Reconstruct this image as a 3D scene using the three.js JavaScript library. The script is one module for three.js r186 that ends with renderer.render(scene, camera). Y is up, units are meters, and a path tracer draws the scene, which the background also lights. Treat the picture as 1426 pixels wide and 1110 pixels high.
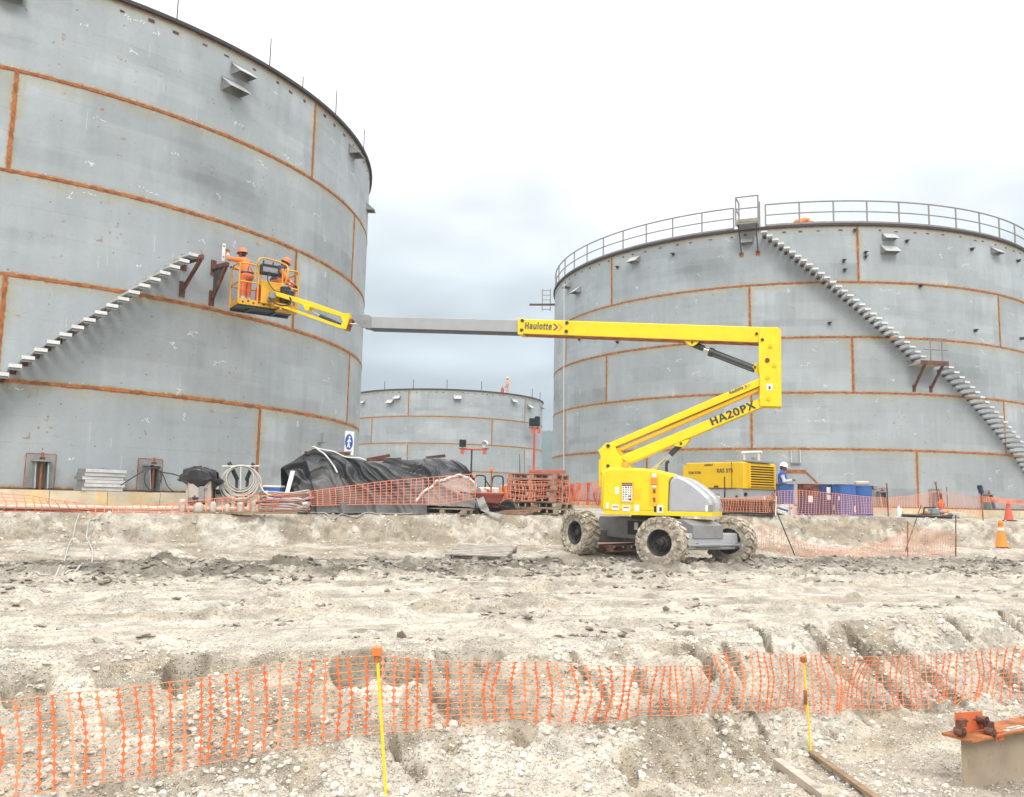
import * as THREE from 'three';
import { mergeGeometries, mergeVertices, toCreasedNormals } from 'three/addons/utils/BufferGeometryUtils.js';
import { RoundedBoxGeometry } from 'three/addons/geometries/RoundedBoxGeometry.js';
import { MarchingCubes } from 'three/addons/objects/MarchingCubes.js';
import { TextGeometry } from 'three/addons/geometries/TextGeometry.js';
import { FontLoader } from 'three/addons/loaders/FontLoader.js';

// ---------- camera ----------
const F = 1186.24, PITCH = 6.7745 * Math.PI / 180, ROLL = 1.2178 * Math.PI / 180, EYE = 1.3;
const scene = new THREE.Scene();
const camera = new THREE.PerspectiveCamera(2 * Math.atan(555 / F) * 180 / Math.PI, 1426 / 1110, 0.1, 3000);
camera.rotation.order = 'YXZ';
camera.position.set(0, EYE, 0);
camera.rotation.set(PITCH, 0, ROLL);
scene.add(camera);
const renderer = new THREE.WebGLRenderer({ antialias: true });
renderer.toneMapping = THREE.LinearToneMapping;
renderer.toneMappingExposure = 1.27;
renderer.shadowMap.enabled = true;
renderer.setSize(1024, 797);

// ---------- noise ----------
function rng(seed) { let a = seed >>> 0; return () => { a = (a + 0x6D2B79F5) | 0; let t = Math.imul(a ^ (a >>> 15), 1 | a); t = (t + Math.imul(t ^ (t >>> 7), 61 | t)) ^ t; return ((t ^ (t >>> 14)) >>> 0) / 4294967296; }; }
const PERM = (() => { const r = rng(7), p = new Float32Array(65536); for (let i = 0; i < 65536; i++) p[i] = r(); return p; })();
function h2(x, y) { return PERM[(Math.imul(x, 73856093) ^ Math.imul(y, 19349663) ^ ((x * 31 + y * 17) << 3)) & 65535]; }
function vn(x, y, per = 0) {   // value noise 0..1
  let xi = Math.floor(x), yi = Math.floor(y); const fx = x - xi, fy = y - yi;
  let x1 = xi + 1, y1 = yi + 1;
  if (per) { xi = ((xi % per) + per) % per; yi = ((yi % per) + per) % per; x1 = ((x1 % per) + per) % per; y1 = ((y1 % per) + per) % per; }
  const u = fx * fx * (3 - 2 * fx), v = fy * fy * (3 - 2 * fy);
  const a = h2(xi, yi), b = h2(x1, yi), c = h2(xi, y1), d = h2(x1, y1);
  return a + (b - a) * u + (c - a) * v + (a - b - c + d) * u * v;
}
function fbm(x, y, o = 4, per = 0) { let s = 0, a = .5, n = 0; for (let i = 0; i < o; i++) { s += a * vn(x + i * 17.3 * (per ? 0 : 1), y + i * 9.1 * (per ? 0 : 1), per); n += a; a *= .5; x *= 2; y *= 2; per *= 2; } return s / n; }
const clamp = (v, a = 0, b = 1) => v < a ? a : v > b ? b : v;
const sst = (a, b, v) => { const t = clamp((v - a) / (b - a)); return t * t * (3 - 2 * t); };
const mix = (a, b, t) => a + (b - a) * t;
const rad = a => a * Math.PI / 180;

// ---------- sky: an overcast sky, brighter overhead, blue grey low down; sun behind the cloud ----------
{
  const RAMP = [[0, .43], [5, .46], [9, .54], [13, .68], [18, .88], [24, 1.05], [30, 1.25], [42, 1.75], [60, 2.4], [90, 2.9]], pl2 = v => { for (let i = 1; i < RAMP.length; i++) if (v <= RAMP[i][0]) return mix(RAMP[i - 1][1], RAMP[i][1], clamp((v - RAMP[i - 1][0]) / (RAMP[i][0] - RAMP[i - 1][0]))); return 2.9; };
  const W = 1024, H = 512, data = new Float32Array(W * H * 4);
  for (let j = 0; j < H; j++) {
    const el = (j + .5) / H * 180 - 90;
    for (let i = 0; i < W; i++) {
      const az = (i + .5) / W * Math.PI * 2;
      const e = Math.max(el, 0), ce = Math.cos(rad(e));
      // cloud deck sampled on a plane overhead
      const k = 1 / (Math.sin(rad(e)) + .16), cx = Math.cos(az) * ce * k * 1.3 + 20, cy = Math.sin(az) * ce * k * 1.3 + 20;
      const c = fbm(cx, cy, 5), c2 = fbm(cx * 2.3 + 40, cy * 2.3, 4);
      const q = e + (c - .5) * 9 + (c2 - .5) * 5, t = pl2(q);
      const wob = .82 + .34 * c + .2 * (c2 - .5);
      const w = sst(.6, 1.1, t); let r = t * mix(.86, 1, w), g = t * mix(.975, 1, w), b = t * mix(1.055, 1.01, w);
      r *= wob; g *= wob; b *= wob;
      if (el < 0) { const f = sst(-12, 0, el); r = mix(.35, r, f); g = mix(.33, g, f); b = mix(.3, b, f); }
      const o = (j * W + i) * 4; data[o] = r; data[o + 1] = g; data[o + 2] = b; data[o + 3] = 1;
    }
  }
  const sky = new THREE.DataTexture(data, W, H, THREE.RGBAFormat, THREE.FloatType);
  sky.mapping = THREE.EquirectangularReflectionMapping; sky.magFilter = THREE.LinearFilter; sky.minFilter = THREE.LinearFilter; sky.wrapS = THREE.RepeatWrapping; sky.needsUpdate = true;
  scene.background = sky; scene.environment = sky;
}
const sun = new THREE.DirectionalLight(0xfff8ee, 1.4);
sun.position.set(5, 46, 32); sun.target.position.set(0, 0, -22); scene.add(sun, sun.target);
sun.castShadow = true; sun.shadow.radius = 45; sun.shadow.mapSize.set(2048, 2048);
Object.assign(sun.shadow.camera, { left: -60, right: 60, top: 60, bottom: -60, near: 1, far: 200 });

// ---------- pixel rays (photo pixels 1426 x 1110) ----------
const cR = Math.cos(ROLL), sR = Math.sin(ROLL), cP = Math.cos(PITCH), sP = Math.sin(PITCH);
function ray(px, py) {       // x right, y up, z = depth
  const a = px - 713, b = py - 555, u = a * cR + b * sR, v = -a * sR + b * cR, xc = u / F, yc = -v / F;
  return [xc, yc * cP + sP, cP - yc * sP];
}
const V = (x, y, z) => new THREE.Vector3(x, y, z);
function at(px, py, d) { const r = ray(px, py), k = d / r[2]; return V(r[0] * k, EYE + r[1] * k, -d); }
function onY(px, py, y) { const r = ray(px, py), k = (y - EYE) / r[1]; return V(r[0] * k, y, -r[2] * k); }

// ---------- the lie of the land ----------
function pl(pts, x) { if (x <= pts[0][0]) return pts[0][1]; for (let i = 1; i < pts.length; i++) if (x <= pts[i][0]) { const t = (x - pts[i - 1][0]) / (pts[i][0] - pts[i - 1][0]); return mix(pts[i - 1][1], pts[i][1], t); } return pts[pts.length - 1][1]; }
function pls(pts, x) { return (pl(pts, x - .5) + pl(pts, x) * 2 + pl(pts, x + .5)) / 4; }
const BROW = [[-60, 4.2], [-6, 6.6], [-2, 7.4], [0, 7.7], [2, 8.5], [4, 10], [6.6, 11.5], [12, 13], [60, 22]];
const FLOOR = [[-60, 2.6], [-6, 4.8], [-2, 5.5], [.8, 5.8], [2, 6.5], [3.2, 7.9], [5, 9], [8, 10], [60, 18]];
const EDGE = [[-60, -2], [-20, 13.2], [-9.3, 17.6], [-2, 20.6], [5, 23], [9.9, 24], [15, 24.4], [60, 26]];
const TERR = [[-60, .84], [-9.3, .84], [-2, .9], [5, 1.0], [9.9, 1.07], [14, .98], [60, .95]];
const RUTS = [[-6.4, .24], [-8.1, .22], [-9.2, .26], [-10.9, .22], [-7.2, .2]];   // wheel tracks, metres in front of the bank edge
const HOLES = [], GULLIES = [];
function crust(x, d) { return sst(.495, .54, fbm(x * 1.9 + 70, d * 2.6, 5) * .72 + fbm(x * .35, d * 1.8 + 20, 4) * .28); }   // where the pale dried crust has come away

function zones(x, d) {
  const w = (fbm(x * .55 + 3, d * .2, 3) - .5) * .7;
  return { brow: pls(BROW, x) + w * .8, floor: pls(FLOOR, x) + w * .5, edge: pls(EDGE, x) + w * .5 };
}
function Hbase(x, d) {
  const z = zones(x, d);
  let h;
  const big = fbm(x * .7 + 11, d * .7 + 5, 4) - .5, fine = fbm(x * 4.3, d * 4.3 + 9, 4) - .5, grit = fbm(x * 17, d * 17, 3) - .5;
  if (d < z.brow + .4) {       // the cut slope down to the trench floor
    const t = clamp((z.brow - d) / (z.brow - z.floor));
    const prof = t < .12 ? t * t * 3.2 : t;
    h = -.75 * sst(0, 1.15, prof * 1.05 + .02) / sst(0, 1.15, 1.07) * (d < z.brow ? 1 : 0);
    const on = sst(0, .2, t) * (1 - sst(.88, 1.0, t));
    h += big * .16 * sst(0, .3, t) + fine * .13 * (.3 + on) + grit * .035;
    // rain gullies run obliquely down the slope
    const c = (x + .42 * d) * 1.35 + (fbm(x * 1.1, d * 1.1 + 50, 3) - .5) * 1.1, cell = Math.floor(c), fr = c - cell;
    const dep = .35 + .65 * h2(cell + 40, 3), wd = .30 + .2 * h2(cell, 8);
    const gul = Math.max(0, 1 - Math.abs(fr - .5) / wd);
    const wx = sst(.2, 2.2, x) + .25;
    h -= Math.pow(gul, 1.3) * .10 * dep * wx * sst(-.05, .22, t) * (1 - sst(.75, 1.02, t));
    const c2 = (x + .3 * d) * 3.7 + fine * 1.5, f2 = c2 - Math.floor(c2);
    h -= Math.pow(1 - Math.abs(2 * f2 - 1), 2) * .08 * sst(.02, .3, t) * (1 - sst(.7, 1, t)) * wx;
    if (t >= 1) h += fine * .03 + big * .06;
    h -= crust(x, d) * .045 * on;
  } else {
    const e = z.edge - d;      // metres in front of the terrace edge
    const ty = pls(TERR, x);
    const toe = 2.9 + (fbm(x * .5, 2.2, 2) - .5) * 1.1;
    if (e > toe) {
      h = big * .05 + fine * .03 + grit * .012;
      const run = d - pls(EDGE, x);          // ruts follow the bank
      const rut = fbm(x * .25 + 4, run * 2.6, 3) - .5;
      h += rut * .085;
      for (const [o, w0] of RUTS) { const q = (run - o + (fbm(x * .35 + o, 3.3, 3) - .5) * .7) / w0, a = Math.abs(q); if (a < 1.6) h += (a < 1 ? -.05 * (1 - a * a) + .012 * Math.sin(x * 34 + q * 3) * (1 - a) : .03 * (1 - Math.abs(a - 1.25) / .35)) * (.4 + 1.2 * vn(x * .4 + o, 7)) * sst(z.brow + .3, z.brow + 1, d); }
      const lump = fbm(x * 1.6 + 30, d * 2.6, 4);
      h += Math.max(0, lump - .61) * .55 * sst(z.brow + .2, z.brow + 1.2, d);
      const mud = sst(toe + 3.9, toe + 2.4, e) * sst(toe - .2, toe + .7, e);
      const ch = fbm(x * 2.4 + 9, d * 4.5, 5);
      h += mud * ((ch - .45) * .34 + Math.abs(fine) * .16 + .02);
    } else {
      const led = .28 + big * .06;
      const ap = sst(toe, .95, e), bk = sst(.95, -.05, e);
      const face = sst(.02, .2, bk) * (1 - sst(.92, 1, bk));
      h = mix(ap * led, ty, Math.pow(bk, .8));
      h += (fine * .06 + grit * .03) * (.5 + face) + big * .07 * (1 - bk) * ap;
      const c = (x - .4 * d) * 1.9 + fine * 1.2, fr = c - Math.floor(c), g = Math.pow(Math.max(0, 1 - Math.abs(fr - .5) * 3), 1.5);
      h -= g * .15 * face * (.15 + h2(Math.floor(c) + 9, 4));
      h -= crust(x, d) * .05 * (.3 + face) * sst(2.6, 2, e);
      if (e < -.1) h = ty + big * .03 + grit * .012 * 2;
    }
  }
  return h;
}
function H(x, d) {
  let h = Hbase(x, d);
  for (const o of HOLES) { const dx = x - o.x, dd = d - o.d, r = Math.hypot(dx, dd * o.k) / o.r; if (r < 1.5) { const n = r + (fbm(x * 5 + o.x, d * 5, 2) - .5) * .55; h -= o.dep * (1 - sst(.78, 1.0, n)); } }
  for (const s of GULLIES) { if (x < s.x0 || x > s.x1 || d < s.d0 || d > s.d1) continue; const px = x - s.ax, pd = d - s.ad, t = clamp((px * s.ux + pd * s.ud) / s.L2), ox = px - s.ux * t, od = pd - s.ud * t, w = s.w * (.55 + .75 * Math.sin(Math.min(1, t * 1.15) * Math.PI)) * (.6 + .8 * vn(t * 9 + s.ax * 5, 3)), q = (Math.hypot(ox, od) + (fbm(x * 9, d * 9, 2) - .5) * .05) / w; if (q < 1) h -= s.dep * (1 - q * q) * sst(0, .12, t) * sst(1, .85, t); else if (q < 2.2) h += .02 * (1 - Math.abs(q - 1.6) / .6); }
  return h;
}
function ground(px, py, f = H) { const r = ray(px, py); let k = 3; const st = .03; let last = k; for (; k < 80; k += st * (k / 6)) { const y = EYE + r[1] * k; if (y < f(r[0] * k, r[2] * k)) break; last = k; } let a = last, b = k; for (let i = 0; i < 18; i++) { const m = (a + b) / 2; if (EYE + r[1] * m < f(r[0] * m, r[2] * m)) b = m; else a = m; } return V(r[0] * b, EYE + r[1] * b, -r[2] * b); }
for (const [px, py, r, dep, k] of [[258, 938, .19, .30, 1], [655, 910, .27, .28, .9], [500, 935, .22, .24, .8], [562, 940, .16, .2, 1], [950, 884, .14, .24, .8], [830, 888, .09, .08, 1], [630, 1040, .09, .07, 1], [870, 1075, .12, .08, 1], [40, 962, .2, .1, 1], [1300, 985, .16, .12, 1], [720, 1035, .1, .06, 1]]) {
  const p = ground(px, py, Hbase); HOLES.push({ x: p.x, d: -p.z, r, dep, k });
}
for (const [a, b, w, dep] of [[[960, 905], [1060, 1010], .085, .26], [[886, 942], [926, 984], .06, .14], [[1120, 870], [1150, 915], .06, .16], [[1148, 915], [1242, 986], .08, .2], [[1176, 870], [1270, 990], .085, .24], [[1250, 900], [1340, 980], .07, .18], [[1046, 872], [1076, 912], .05, .14], [[1310, 856], [1410, 962], .08, .2], [[1380, 850], [1450, 905], .08, .2], [[1056, 1012], [1086, 1056], .05, .1], [[546, 1030], [588, 1082], .05, .1], [[1210, 905], [1300, 975], .05, .14], [[1010, 905], [1030, 935], .05, .12], [[800, 915], [850, 985], .05, .1], [[1355, 900], [1426, 965], .05, .12], [[600, 960], [640, 1010], .045, .08]]) { const A = ground(...a, Hbase), B = ground(...b, Hbase), ux = B.x - A.x, ud = -B.z + A.z, m = w * 3; GULLIES.push({ ax: A.x, ad: -A.z, ux, ud, L2: ux * ux + ud * ud, w, dep, x0: Math.min(A.x, B.x) - m, x1: Math.max(A.x, B.x) + m, d0: Math.min(-A.z, -B.z) - m, d1: Math.max(-A.z, -B.z) + m }); }
const gy = (x, z) => H(x, -z);
function ed(px, off = 0) { let d = 21; for (let i = 0; i < 12; i++) { const x = at(px, 705, d).x; d = mix(d, pls(EDGE, x) + off, .7); } return d; }   // depth just behind the terrace edge on this pixel column

// ---------- textures ----------
function tex(w, h, fn, { srgb = true, rx = 1, ry = 1 } = {}) {
  const a = new Uint8Array(w * h * 4), c = [0, 0, 0];
  for (let j = 0; j < h; j++) for (let i = 0; i < w; i++) { fn(i, j, c); const o = (j * w + i) * 4; a[o] = clamp(c[0]) * 255; a[o + 1] = clamp(c[1]) * 255; a[o + 2] = clamp(c[2]) * 255; a[o + 3] = 255; }
  const t = new THREE.DataTexture(a, w, h); t.wrapS = t.wrapT = THREE.RepeatWrapping; t.magFilter = THREE.LinearFilter; t.minFilter = THREE.LinearMipmapLinearFilter; t.generateMipmaps = true;
  if (srgb) t.colorSpace = THREE.SRGBColorSpace; t.repeat.set(rx, ry); t.needsUpdate = true; return t;
}
const S = v => v <= .0031308 ? v * 12.92 : 1.055 * Math.pow(v, 1 / 2.4) - .055;   // linear to sRGB
const grime = tex(512, 512, (i, j, c) => { const u = i / 512 * 8, v = j / 512 * 8; const n = fbm(u, v, 5, 8), m = fbm(u * 4, v * 4, 3, 32); let g = .86 + .18 * n - .08 * Math.max(0, m - .62) * 4; g = Math.min(1, g); c[0] = g; c[1] = g * (.985 + .015 * n); c[2] = g * (.96 + .04 * n); }, { rx: .6, ry: .6 });
const paintTex = tex(512, 512, (i, j, c) => { const u = i / 512 * 8, v = j / 512 * 8; const n = fbm(u, v, 4, 8), m = fbm(u * 8, v * 8, 3, 64), g = .95 + .06 * n - .12 * Math.max(0, m - .68) * 3; c[0] = g; c[1] = g; c[2] = g; }, { rx: .6, ry: .6 });
const mudTex = tex(512, 512, (i, j, c) => { const u = i / 512 * 8, v = j / 512 * 8; const n = fbm(u, v, 5, 8), m = fbm(u * 3, v * 3, 4, 24); const t = sst(.38, .62, n * .6 + m * .4); c[0] = mix(.62, .86, t); c[1] = mix(.585, .815, t); c[2] = mix(.53, .745, t); }, { rx: 1.2, ry: 1.2 });
const rustTex = tex(512, 512, (i, j, c) => { const u = i / 512 * 8, v = j / 512 * 8; const n = fbm(u, v, 5, 8), m = fbm(u * 5, v * 5, 3, 40); const t = clamp(n * 1.3 - .2 + (m - .5) * .5); c[0] = mix(.48, .78, t); c[1] = mix(.28, .49, t); c[2] = mix(.15, .26, t); }, { rx: .9, ry: .9 });
const brownTex = tex(512, 512, (i, j, c) => { const u = i / 512 * 8, v = j / 512 * 8; const n = fbm(u, v, 5, 8), m = fbm(u * 5, v * 5, 3, 40); const t = clamp(n * 1.2 - .1 + (m - .5) * .6); c[0] = mix(.26, .55, t); c[1] = mix(.18, .35, t); c[2] = mix(.15, .26, t); }, { rx: 1.1, ry: 1.1 });
const woodTex = tex(512, 512, (i, j, c) => { const u = i / 512 * 2, v = j / 512 * 40; const g = fbm(u * 2 + 0, v, 4, 4 * 20), n = fbm(i / 64, j / 64, 3, 8); const t = clamp(.25 + g * .6 + (n - .5) * .6); c[0] = mix(.48, .86, t); c[1] = mix(.44, .82, t); c[2] = mix(.39, .76, t); }, { rx: .8, ry: .8 });
const woodRedTex = tex(256, 256, (i, j, c) => { const u = i / 256 * 2, v = j / 256 * 24; const g = fbm(u * 2, v, 4, 48), n = fbm(i / 32, j / 32, 3, 8); const t = clamp(g * .6 + n * .5); c[0] = mix(.44, .76, t); c[1] = mix(.33, .60, t); c[2] = mix(.28, .53, t); }, { rx: .9, ry: .9 });
const concTex = tex(1024, 256, (i, j, c) => { const u = i / 128, v = j / 128; const n = fbm(u, v, 5, 8), m = fbm(u * 5, v * 5, 4, 40), s = fbm(u * 3, v * .5, 3, 24); const y = sst(.45, .68, s * .6 + n * .4); let l = .82 + (n - .5) * .22 + (m - .5) * .12; c[0] = l * mix(1.03, 1.06, y); c[1] = l * mix(.985, .95, y); c[2] = l * mix(.91, .76, y); }, { rx: .16, ry: .64 });
// rolled steel plate, one texture over one 12 m x 2.5 m plate: mill scale blotches, runs, rust bleeding out of the welded edges, chalk marks
function plateTex(seed) {
  const W = 2048, Hh = 512, r = rng(seed), chalk = new Float32Array(W * Hh), dark = new Float32Array(W * Hh);
  const dab = (buf, x, y, rr, v) => { for (let j = Math.max(0, y - rr | 0); j <= Math.min(Hh - 1, y + rr + 1); j++) for (let i = x - rr | 0; i <= x + rr + 1; i++) { const d = Math.hypot(i - x, j - y); if (d < rr) { const o = j * W + ((i % W) + W) % W; buf[o] = Math.max(buf[o], v * (1 - .5 * d / rr)); } } };
  for (let n = 0; n < 9; n++) {     // small chalk scribbles
    let x = r() * W, y = 30 + r() * (Hh - 60); const L = 2 + r() * 5;
    for (let s = 0; s < L; s++) { let a = r() * 6.3, len = 6 + r() * 14; for (let q = 0; q < len; q++) { dab(chalk, x, y, 1.2 + r() * .7, .35 + .45 * r()); x += Math.cos(a); y += Math.sin(a); a += (r() - .5) * .6; } x += 5 + r() * 8; y += (r() - .5) * 14; }
  }
  for (let n = 0; n < 5; n++) { let x = r() * W, y = r() * Hh * .6; const len = 25 + r() * 70; for (let q = 0; q < len; q++) { dab(chalk, x + (r() - .5) * 2, y + q, 1.4, .12 + .18 * r()); } }   // chalky runs
  for (let n = 0; n < 50; n++) { const top = r() < .5; dab(chalk, r() * W, top ? 6 + r() * 16 : Hh - 6 - r() * 16, 1 + r() * 2, .35 + .4 * r()); }        // weld spatter
  for (let n = 0; n < 26; n++) dab(dark, r() * W, r() * Hh, 1.5 + r() * 2.5, .5 + .4 * r());
  for (let n = 0; n < 4; n++) { let y = 60 + r() * 400, x = r() * W; const len = 300 + r() * 900, sl = (r() - .5) * .02; for (let q = 0; q < len; q++) { if (vn(q * .03, n * 7 + seed) > .35) dab(dark, x + q, y + q * sl, 1.1, .22); } }   // drag lines
  const runs = new Float32Array(W * Hh); for (let n = 0; n < 34; n++) { const x = r() * W, y1 = Hh - 4, len = 30 + r() * r() * 260, wd = 1.2 + r() * 3.5, a0 = .12 + .3 * r(); for (let q = 0; q < len; q++) dab(runs, x + (vn(q * .05, n) - .5) * 5, y1 - q, wd * (1 - .5 * q / len), a0 * (1 - q / len) * (.5 + vn(q * .2, n + 9))); }
  const blocks = []; for (let n = 0; n < 26; n++) blocks.push([r() * W, r() * Hh, 60 + r() * 260, 30 + r() * 170, (r() - .5) * .05]);
  return tex(W, Hh, (i, j, c) => {
    const u = i / W * 12.2, v = j / Hh * 2.49;
    const a = fbm(u * .9 + seed * 3.1, v * .9, 4), b = fbm(u * 4 + seed, v * 1.2 + 7, 4), st = fbm(u * 6 + seed * 2, v * .35, 3), gr = fbm(u * 22, v * 22 + seed, 3);
    let l = .512 + (a - .5) * .045 + (b - .5) * .02 + (st - .5) * .024 + (gr - .5) * .022;
    for (const q of blocks) { let dx = Math.abs(i - q[0]); dx = Math.min(dx, W - dx); const wob = (a - .5) * 60; const ex = sst(q[2] + 12, q[2] - 12, dx + wob), ey = sst(q[3] + 12, q[3] - 12, Math.abs(j - q[1]) + wob * .5); l += q[4] * ex * ey; }
    let R = l * .96, G = l * 1.0, B = l * 1.018;
    const ey = Math.min(v, 2.49 - v), ex = Math.min(u, 12.2 - u), e = Math.min(ey, ex);
    const n2 = fbm(u * 3 + 9, v * 5 + seed, 4), n3 = fbm(u * 11, v * 11 + seed, 3);
    const lim = v > 1.3 ? .34 : .16;     // rust water runs down from the seam above
    const ol = clamp((1 - e / (lim * (.45 + n2 * 1.1))) * (.35 + n3 * .9)) * .55;
    R = mix(R, .50, ol); G = mix(G, .445, ol); B = mix(B, .30, ol);
    { const rn = runs[j * W + i]; R = mix(R, .52, rn); G = mix(G, .42, rn); B = mix(B, .27, rn); }
    const og = clamp((1 - e / (.072 * (.25 + n3 * 1.35))) * 1.6) * .85;
    R = mix(R, .50, og); G = mix(G, .29, og); B = mix(B, .15, og);
    const sp = sst(.74, .80, n3) * sst(.58, .72, n2) * .38; R = mix(R, .42, sp); G = mix(G, .25, sp); B = mix(B, .12, sp);
    const o = j * W + i, ch = chalk[o], dk = dark[o];
    R = mix(R, .86, ch); G = mix(G, .87, ch); B = mix(B, .85, ch); R *= 1 - .55 * dk; G *= 1 - .58 * dk; B *= 1 - .58 * dk;
    const f = 1.28; c[0] = R * f; c[1] = G * f; c[2] = B * f;
  });
}
const plateTexs = [3, 11, 23, 37].map(plateTex);
const plateRough = tex(512, 512, (i, j, c) => { const n = fbm(i / 64, j / 64, 5, 8); c[0] = c[1] = c[2] = .45 + .5 * n; }, { srgb: false, rx: 4, ry: 1 });
// ground: flaky broken shale in dried mud
const GT = (() => {
  const N = 2048, hgt = new Float32Array(N * N), col = new Float32Array(N * N), r = rng(99);
  for (let j = 0; j < N; j++) for (let i = 0; i < N; i++) { const u = i / N * 16, v = j / N * 16; const n = fbm(u, v, 6, 16); hgt[j * N + i] = n * .55; col[j * N + i] = .84 + (n - .5) * .36; }
  for (let n = 0; n < 26000; n++) {
    const big = Math.pow(r(), 5), rr = 1.9 + big * 11, cx = r() * N, cy = r() * N, an = r() * 6.3, asp = .5 + r() * .45, ca = Math.cos(an), sa = Math.sin(an), hh = .12 + .28 * r() + big * .2, cc = .70 + Math.sqrt(r()) * .29, k = 3 + (r() * 4 | 0), ph = r() * 6;
    const base = hgt[(cy | 0) * N + (cx | 0)], R = Math.ceil(rr * 1.2);
    for (let y = -R; y <= R; y++) for (let x = -R; x <= R; x++) {
      const ux = (x * ca + y * sa), uy = (-x * sa + y * ca) / asp, d = Math.hypot(ux, uy), a = Math.atan2(uy, ux), lim = rr * (.85 + .15 * Math.cos(k * a + ph));
      if (d < lim) { const o = (((cy | 0) + y + N) % N) * N + ((cx | 0) + x + N) % N, q = d / lim, z = base * .6 + hh * Math.min(1, (1 - q) * 3) + ux / rr * .05; if (z > hgt[o]) { hgt[o] = z; col[o] = cc; } }
    }
  }
  const f = 1 / 3.2;
  return { color: tex(N, N, (i, j, c) => { const o = j * N + i, l = col[o], w = vn(i / 40, j / 40, 51); c[0] = l * 1.0; c[1] = l * (.975 + .015 * w); c[2] = l * (.925 + .04 * w); }, { rx: f, ry: f }), bump: tex(N, N, (i, j, c) => { c[0] = c[1] = c[2] = clamp(hgt[j * N + i]); }, { srgb: false, rx: f, ry: f }) };
})();

// ---------- materials ----------
const lin = (r, g, b) => new THREE.Color().setRGB(r, g, b);
function mat(c, rough = .6, metal = 0, o = {}) { return new THREE.MeshStandardMaterial({ color: Array.isArray(c) ? lin(...c) : c, roughness: rough, metalness: metal, side: THREE.DoubleSide, ...o }); }
const M = {
  yellow: mat([.92, .68, .012], .45, 0, { map: paintTex }), yellowOld: mat([.84, .53, .012], .45, 0, { map: paintTex }), basketYellow: mat([.80, .42, .02], .45, 0, { map: grime }),
  hood: mat([.46, .47, .49], .3, .1, { map: paintTex }), chassisGrey: mat([.30, .30, .31], .55, .1, { map: grime }), boomGrey: mat([.42, .43, .43], .4, .1, { map: paintTex }),
  black: mat([.018, .018, .02], .5), rubber: mat([.03, .03, .03], .8), darkMetal: mat([.075, .078, .085], .45, .4, { map: grime }), chrome: mat([.62, .63, .65], .18, 1),
  mud: mat([.80, .79, .77], .95, 0, { map: mudTex }), rim: mat([.12, .12, .13], .6, .3, { map: mudTex }),
  rust: mat([1, 1, 1], .85, 0, { map: rustTex }), brown: mat([1, 1, 1], .8, .1, { map: brownTex }), conc: mat([.88, .84, .74], .92, 0, { map: concTex }),
  steel: mat([.34, .35, .36], .5, .35, { map: grime }), galv: mat([.66, .67, .68], .42, .35, { map: grime }), whiteSteel: mat([.80, .81, .82], .45, .1, { map: grime }), rail: mat([.30, .285, .28], .55, .2, { map: grime }),
  rimDark: mat([.06, .055, .055], .7, .2, { map: grime }), orange: mat([.90, .20, .045], .6), netOrange: mat([.80, .15, .035], .65, 0), netPink: mat([.83, .26, .14], .7), netFaded: mat([.78, .34, .22], .7),
  white: mat([.80, .80, .78], .55, 0, { map: grime }), paleHose: mat([.70, .69, .64], .6, 0, { map: grime }), blue: mat([.05, .15, .46], .42, 0, { map: grime }), darkBlue: mat([.03, .05, .17], .5, 0, { map: grime }),
  tarp: mat([.042, .043, .047], .36, 0, { map: grime }), tarpPale: mat([.34, .34, .33], .55, 0, { map: grime }), wood: mat([.72, .68, .60], .85, 0, { map: woodTex }), woodRed: mat([1.2, 1.1, 1.05], .85, 0, { map: woodRedTex }), woodBrown: mat([.60, .47, .34], .85, 0, { map: woodTex }), woodWhite: mat([.92, .90, .86], .8, 0, { map: woodTex }),
  redPaint: mat([.62, .075, .045], .55, 0, { map: grime }), redFaded: mat([.56, .17, .12], .65, 0, { map: grime }), yellowStake: mat([.88, .66, .03], .5), cable: mat([.05, .055, .06], .55), hosePink: mat([.46, .25, .21], .7, 0, { map: grime }), hoseGrey: mat([.44, .43, .40], .7),
  beige: mat([.60, .50, .42], .7, 0, { map: grime }), cement: mat([.62, .58, .52], .9, 0, { map: grime }), pipe: mat([.82, .72, .60], .6, 0, { map: grime }), amber: mat([.75, .30, .03], .25), glassDark: mat([.02, .022, .025], .12), glassPale: mat([.75, .77, .78], .15), mudBeam: mat([.42, .345, .26], .9, 0, { map: grime }),
  sticker: mat([.82, .82, .80], .5), letter: mat([.05, .05, .055], .5), letterGrey: mat([.16, .14, .13], .5), orangeMark: mat([.85, .36, .05], .5), logoGrey: mat([.13, .12, .11], .5),
};
const seamMat = M.rust;
const plateMats = plateTexs.map(t => mat([1, 1, 1], .9, .12, { map: t, roughnessMap: plateRough }));

// ---------- builders ----------
const NAMES = {};
function numbered(n) { const k = NAMES[n] = (NAMES[n] ?? -1) + 1; return k ? `${n}_${String(k).padStart(3, '0')}` : n; }
function sh(o) { o.castShadow = true; o.receiveShadow = true; return o; }
function tag(o, label, category, group) { o.userData.label = label; o.userData.category = category; if (group) o.userData.group = group; return o; }
function thing(name, label, category, p = V(0, 0, 0), turn = 0, group) { const g = new THREE.Group(); g.name = numbered(name); g.position.copy(p); g.rotation.y = turn; scene.add(g); return tag(g, label, category, group); }
function norm(g) {           // plain non-indexed geometry with position, normal, uv
  let q = g.index ? g.toNonIndexed() : g; for (const k of Object.keys(q.attributes)) if (!['position', 'normal', 'uv'].includes(k)) q.deleteAttribute(k);
  if (!q.attributes.normal) q.computeVertexNormals(); if (!q.attributes.uv) q.setAttribute('uv', new THREE.BufferAttribute(new Float32Array(q.attributes.position.count * 2), 2)); q.morphAttributes = {}; return q;
}
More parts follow.
